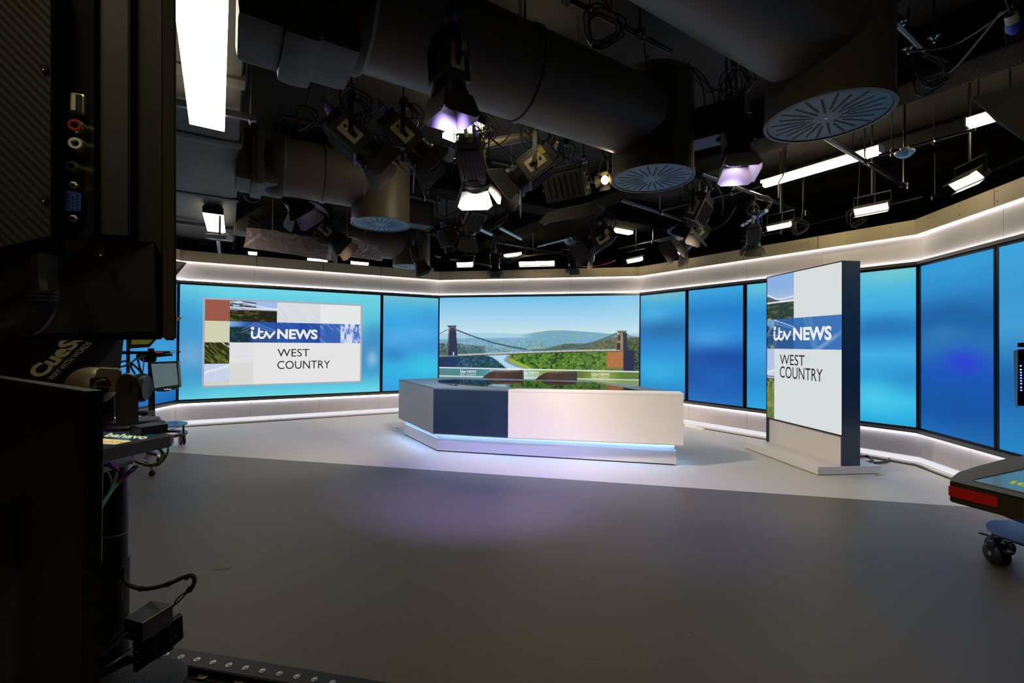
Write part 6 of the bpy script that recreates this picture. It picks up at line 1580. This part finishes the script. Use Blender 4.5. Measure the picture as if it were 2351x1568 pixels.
bm = NB(); box(bm, am, (.17, .10, .055), frm(V(.1, 1, 0)), .022); tube(bm, [am - V(.02, 0, .02), am - V(.03, 0, .12), cc + V(.2, -.05, .46)], .018, 8, 4); part('armrest', bm, mat('armrest_grey', (66, 62, 60), .5), sw, smooth=True)

# ------------------------------------------------------------------ foreground right: prompter tray corner
ZR = 1.18
def rt(x, y, z=ZR): return atz(x, y, z)
rp = thing('prompter_pedestal', 'black prompter tray with a bright red corner cut by the right picture edge', 'pedestal', V(1.02, .86, 0))
outl = [rt(2180.6, 1104), rt(2184, 1097), rt(2200.7, 1084), rt(2241.8, 1070.7), rt(2314, 1051.6), rt(2351, 1045), rt(2520, 1022), rt(2520, 1190), rt(2351, 1143)]
bm = NB(); prism(bm, [p - V(0, 0, .034) for p in outl], (0, 0, .034)); part('tray', beveled(bm, .0015), mat('tray_black_warm', (58, 50, 34), .5, bump=.05, bscale=500), rp)
bm = NB(); prism(bm, [p + V(0, 0, .0003) for p in (rt(2233, 1104), rt(2351, 1079.5), rt(2520, 1046), rt(2520, 1168), rt(2351, 1132))], (0, 0, .0008)); rs_ = part('screen', bm, mat('dim_screen_teal', (60, 84, 88), .12, emis=(66, 92, 96), es=.55, spec=.6), rp)
bm = NB(); prism(bm, [rt(2232, 1103.5, ZR + .0012), rt(2351, 1078.5, ZR + .0012), rt(2351, 1075.5, ZR + .0012), rt(2240, 1100, ZR + .0012)], (0, 0, .0003)); part('screen_edge', bm, slot_black, rp)
a_, b_ = rt(2316, 1110, ZR + .0013), rt(2388, 1124, ZR + .0013); text_part('lettering', 'itv', a_, b_ - a_, rt(2350, 1100, ZR + .0013) - rt(2330, 1113, ZR + .0013), (b_ - a_).length, .03, glow('prompter_text_lime', (170, 190, 60), .8), rs_, .02, .0004)
e0_, e1_ = rt(2180.4, 1104.2), rt(2289, 1129); eo = V(0, -.0015, 0)
bm = NB(); prism(bm, [e0_ + eo - V(0, 0, .0075), e1_ + eo - V(0, 0, .0075), e1_ + eo - V(0, 0, .0245), e0_ + eo - V(0, 0, .0245)], V(-.0005, .004, 0)); part('red_marker', beveled(bm, .0008), red_plastic, rp)
bm = NB(); cyl(bm, V(1.05, .88, .02), V(1.05, .88, ZR - .034), .03); part('column', bm, black_satin, rp, smooth=True)
bm = NB(); lathe(bm, [(0, 0), (.16, 0), (.16, .015), (.05, .04), (0, .04)], V(1.05, .88, 0)); part('foot', bm, black_satin, rp, smooth=True)

# right pedestal base with castor, and its side monitor with blue lights
pcn = atz(2425, 1238, .22)
rb = thing('rolling_pedestal', 'dark blue round pedestal base on castors at the right edge with a side monitor above', 'pedestal', V(pcn.x, pcn.y, 0))
bm = NB(); lathe(bm, [(0, 0), (.30, 0), (.305, .006), (.30, .012), (0, .012)], V(pcn.x, pcn.y, .21), seg=56); part('round_plate', bm, blue_plate, rb, smooth=True)
bm = NB(); lathe(bm, [(0, 0), (.25, 0), (.25, .012), (0, .012)], V(pcn.x, pcn.y, .33), seg=48); part('upper_plate', bm, blue_plate, rb, smooth=True)
bm = NB(); cyl(bm, V(pcn.x, pcn.y, .2), V(pcn.x, pcn.y, 1.35), .04); part('column', bm, black_satin, rb, smooth=True)
cw = fl(2296, 1276); caster(rb, V(cw.x, cw.y, 0), .068, .35)
for t in (1.0, 3.0): caster(rb, V(pcn.x + math.cos(t - .4) * .26, pcn.y + math.sin(t - .4) * .26, 0), .068, t)
bm = NB(); a_ = atd(2308, 1216, pcn.y - .06); lathe(bm, [(0, 0), (.022, 0), (.018, .012), (0, .014)], V(a_.x + .01, a_.y, .222)); part('bolt_knob', bm, black_satin, rb, smooth=True)
dm = pcn.y - .05
bm = NB(); prismd(bm, [(2337, 802), (2400, 800), (2400, 932), (2338, 932), (2336, 928)], dm, .04); sm_ = part('side_monitor', beveled(bm, .003), black_deep, rb)
bm = NB(); prismd(bm, [(2326.5, 806), (2337.5, 802), (2338.5, 932), (2334, 938), (2330, 924)], [dm + .06, dm, dm, dm + .02, dm + .06], .02); part('side_face', bm, mat('side_face_blue', (40, 58, 86), .3, .3), sm_)
bm = NB(); prismd(bm, [(2336, 787), (2400, 784), (2400, 797), (2336, 797)], dm + .02, .05); part('bracket', bm, mat('bracket_slate', (50, 62, 78), .4, .3), rb)
led_b = glow('indicator_blue', (90, 110, 255), 6.0); led_y = glow('indicator_yellow', (220, 215, 120), 2.0)
for i, y in enumerate((840, 848.6, 855.2, 861.5, 868, 874.3, 880.6, 889.5, 896)):
    a_ = atd(2343.5 + i * .15, y, dm - .002); bm = NB(); lathe(bm, [(0, 0), (.0042, 0), (.003, .003), (0, .0035)], a_, V(-.2, -1, 0), seg=12); part('indicator', bm, led_y if i == 1 else led_b, sm_, smooth=True)
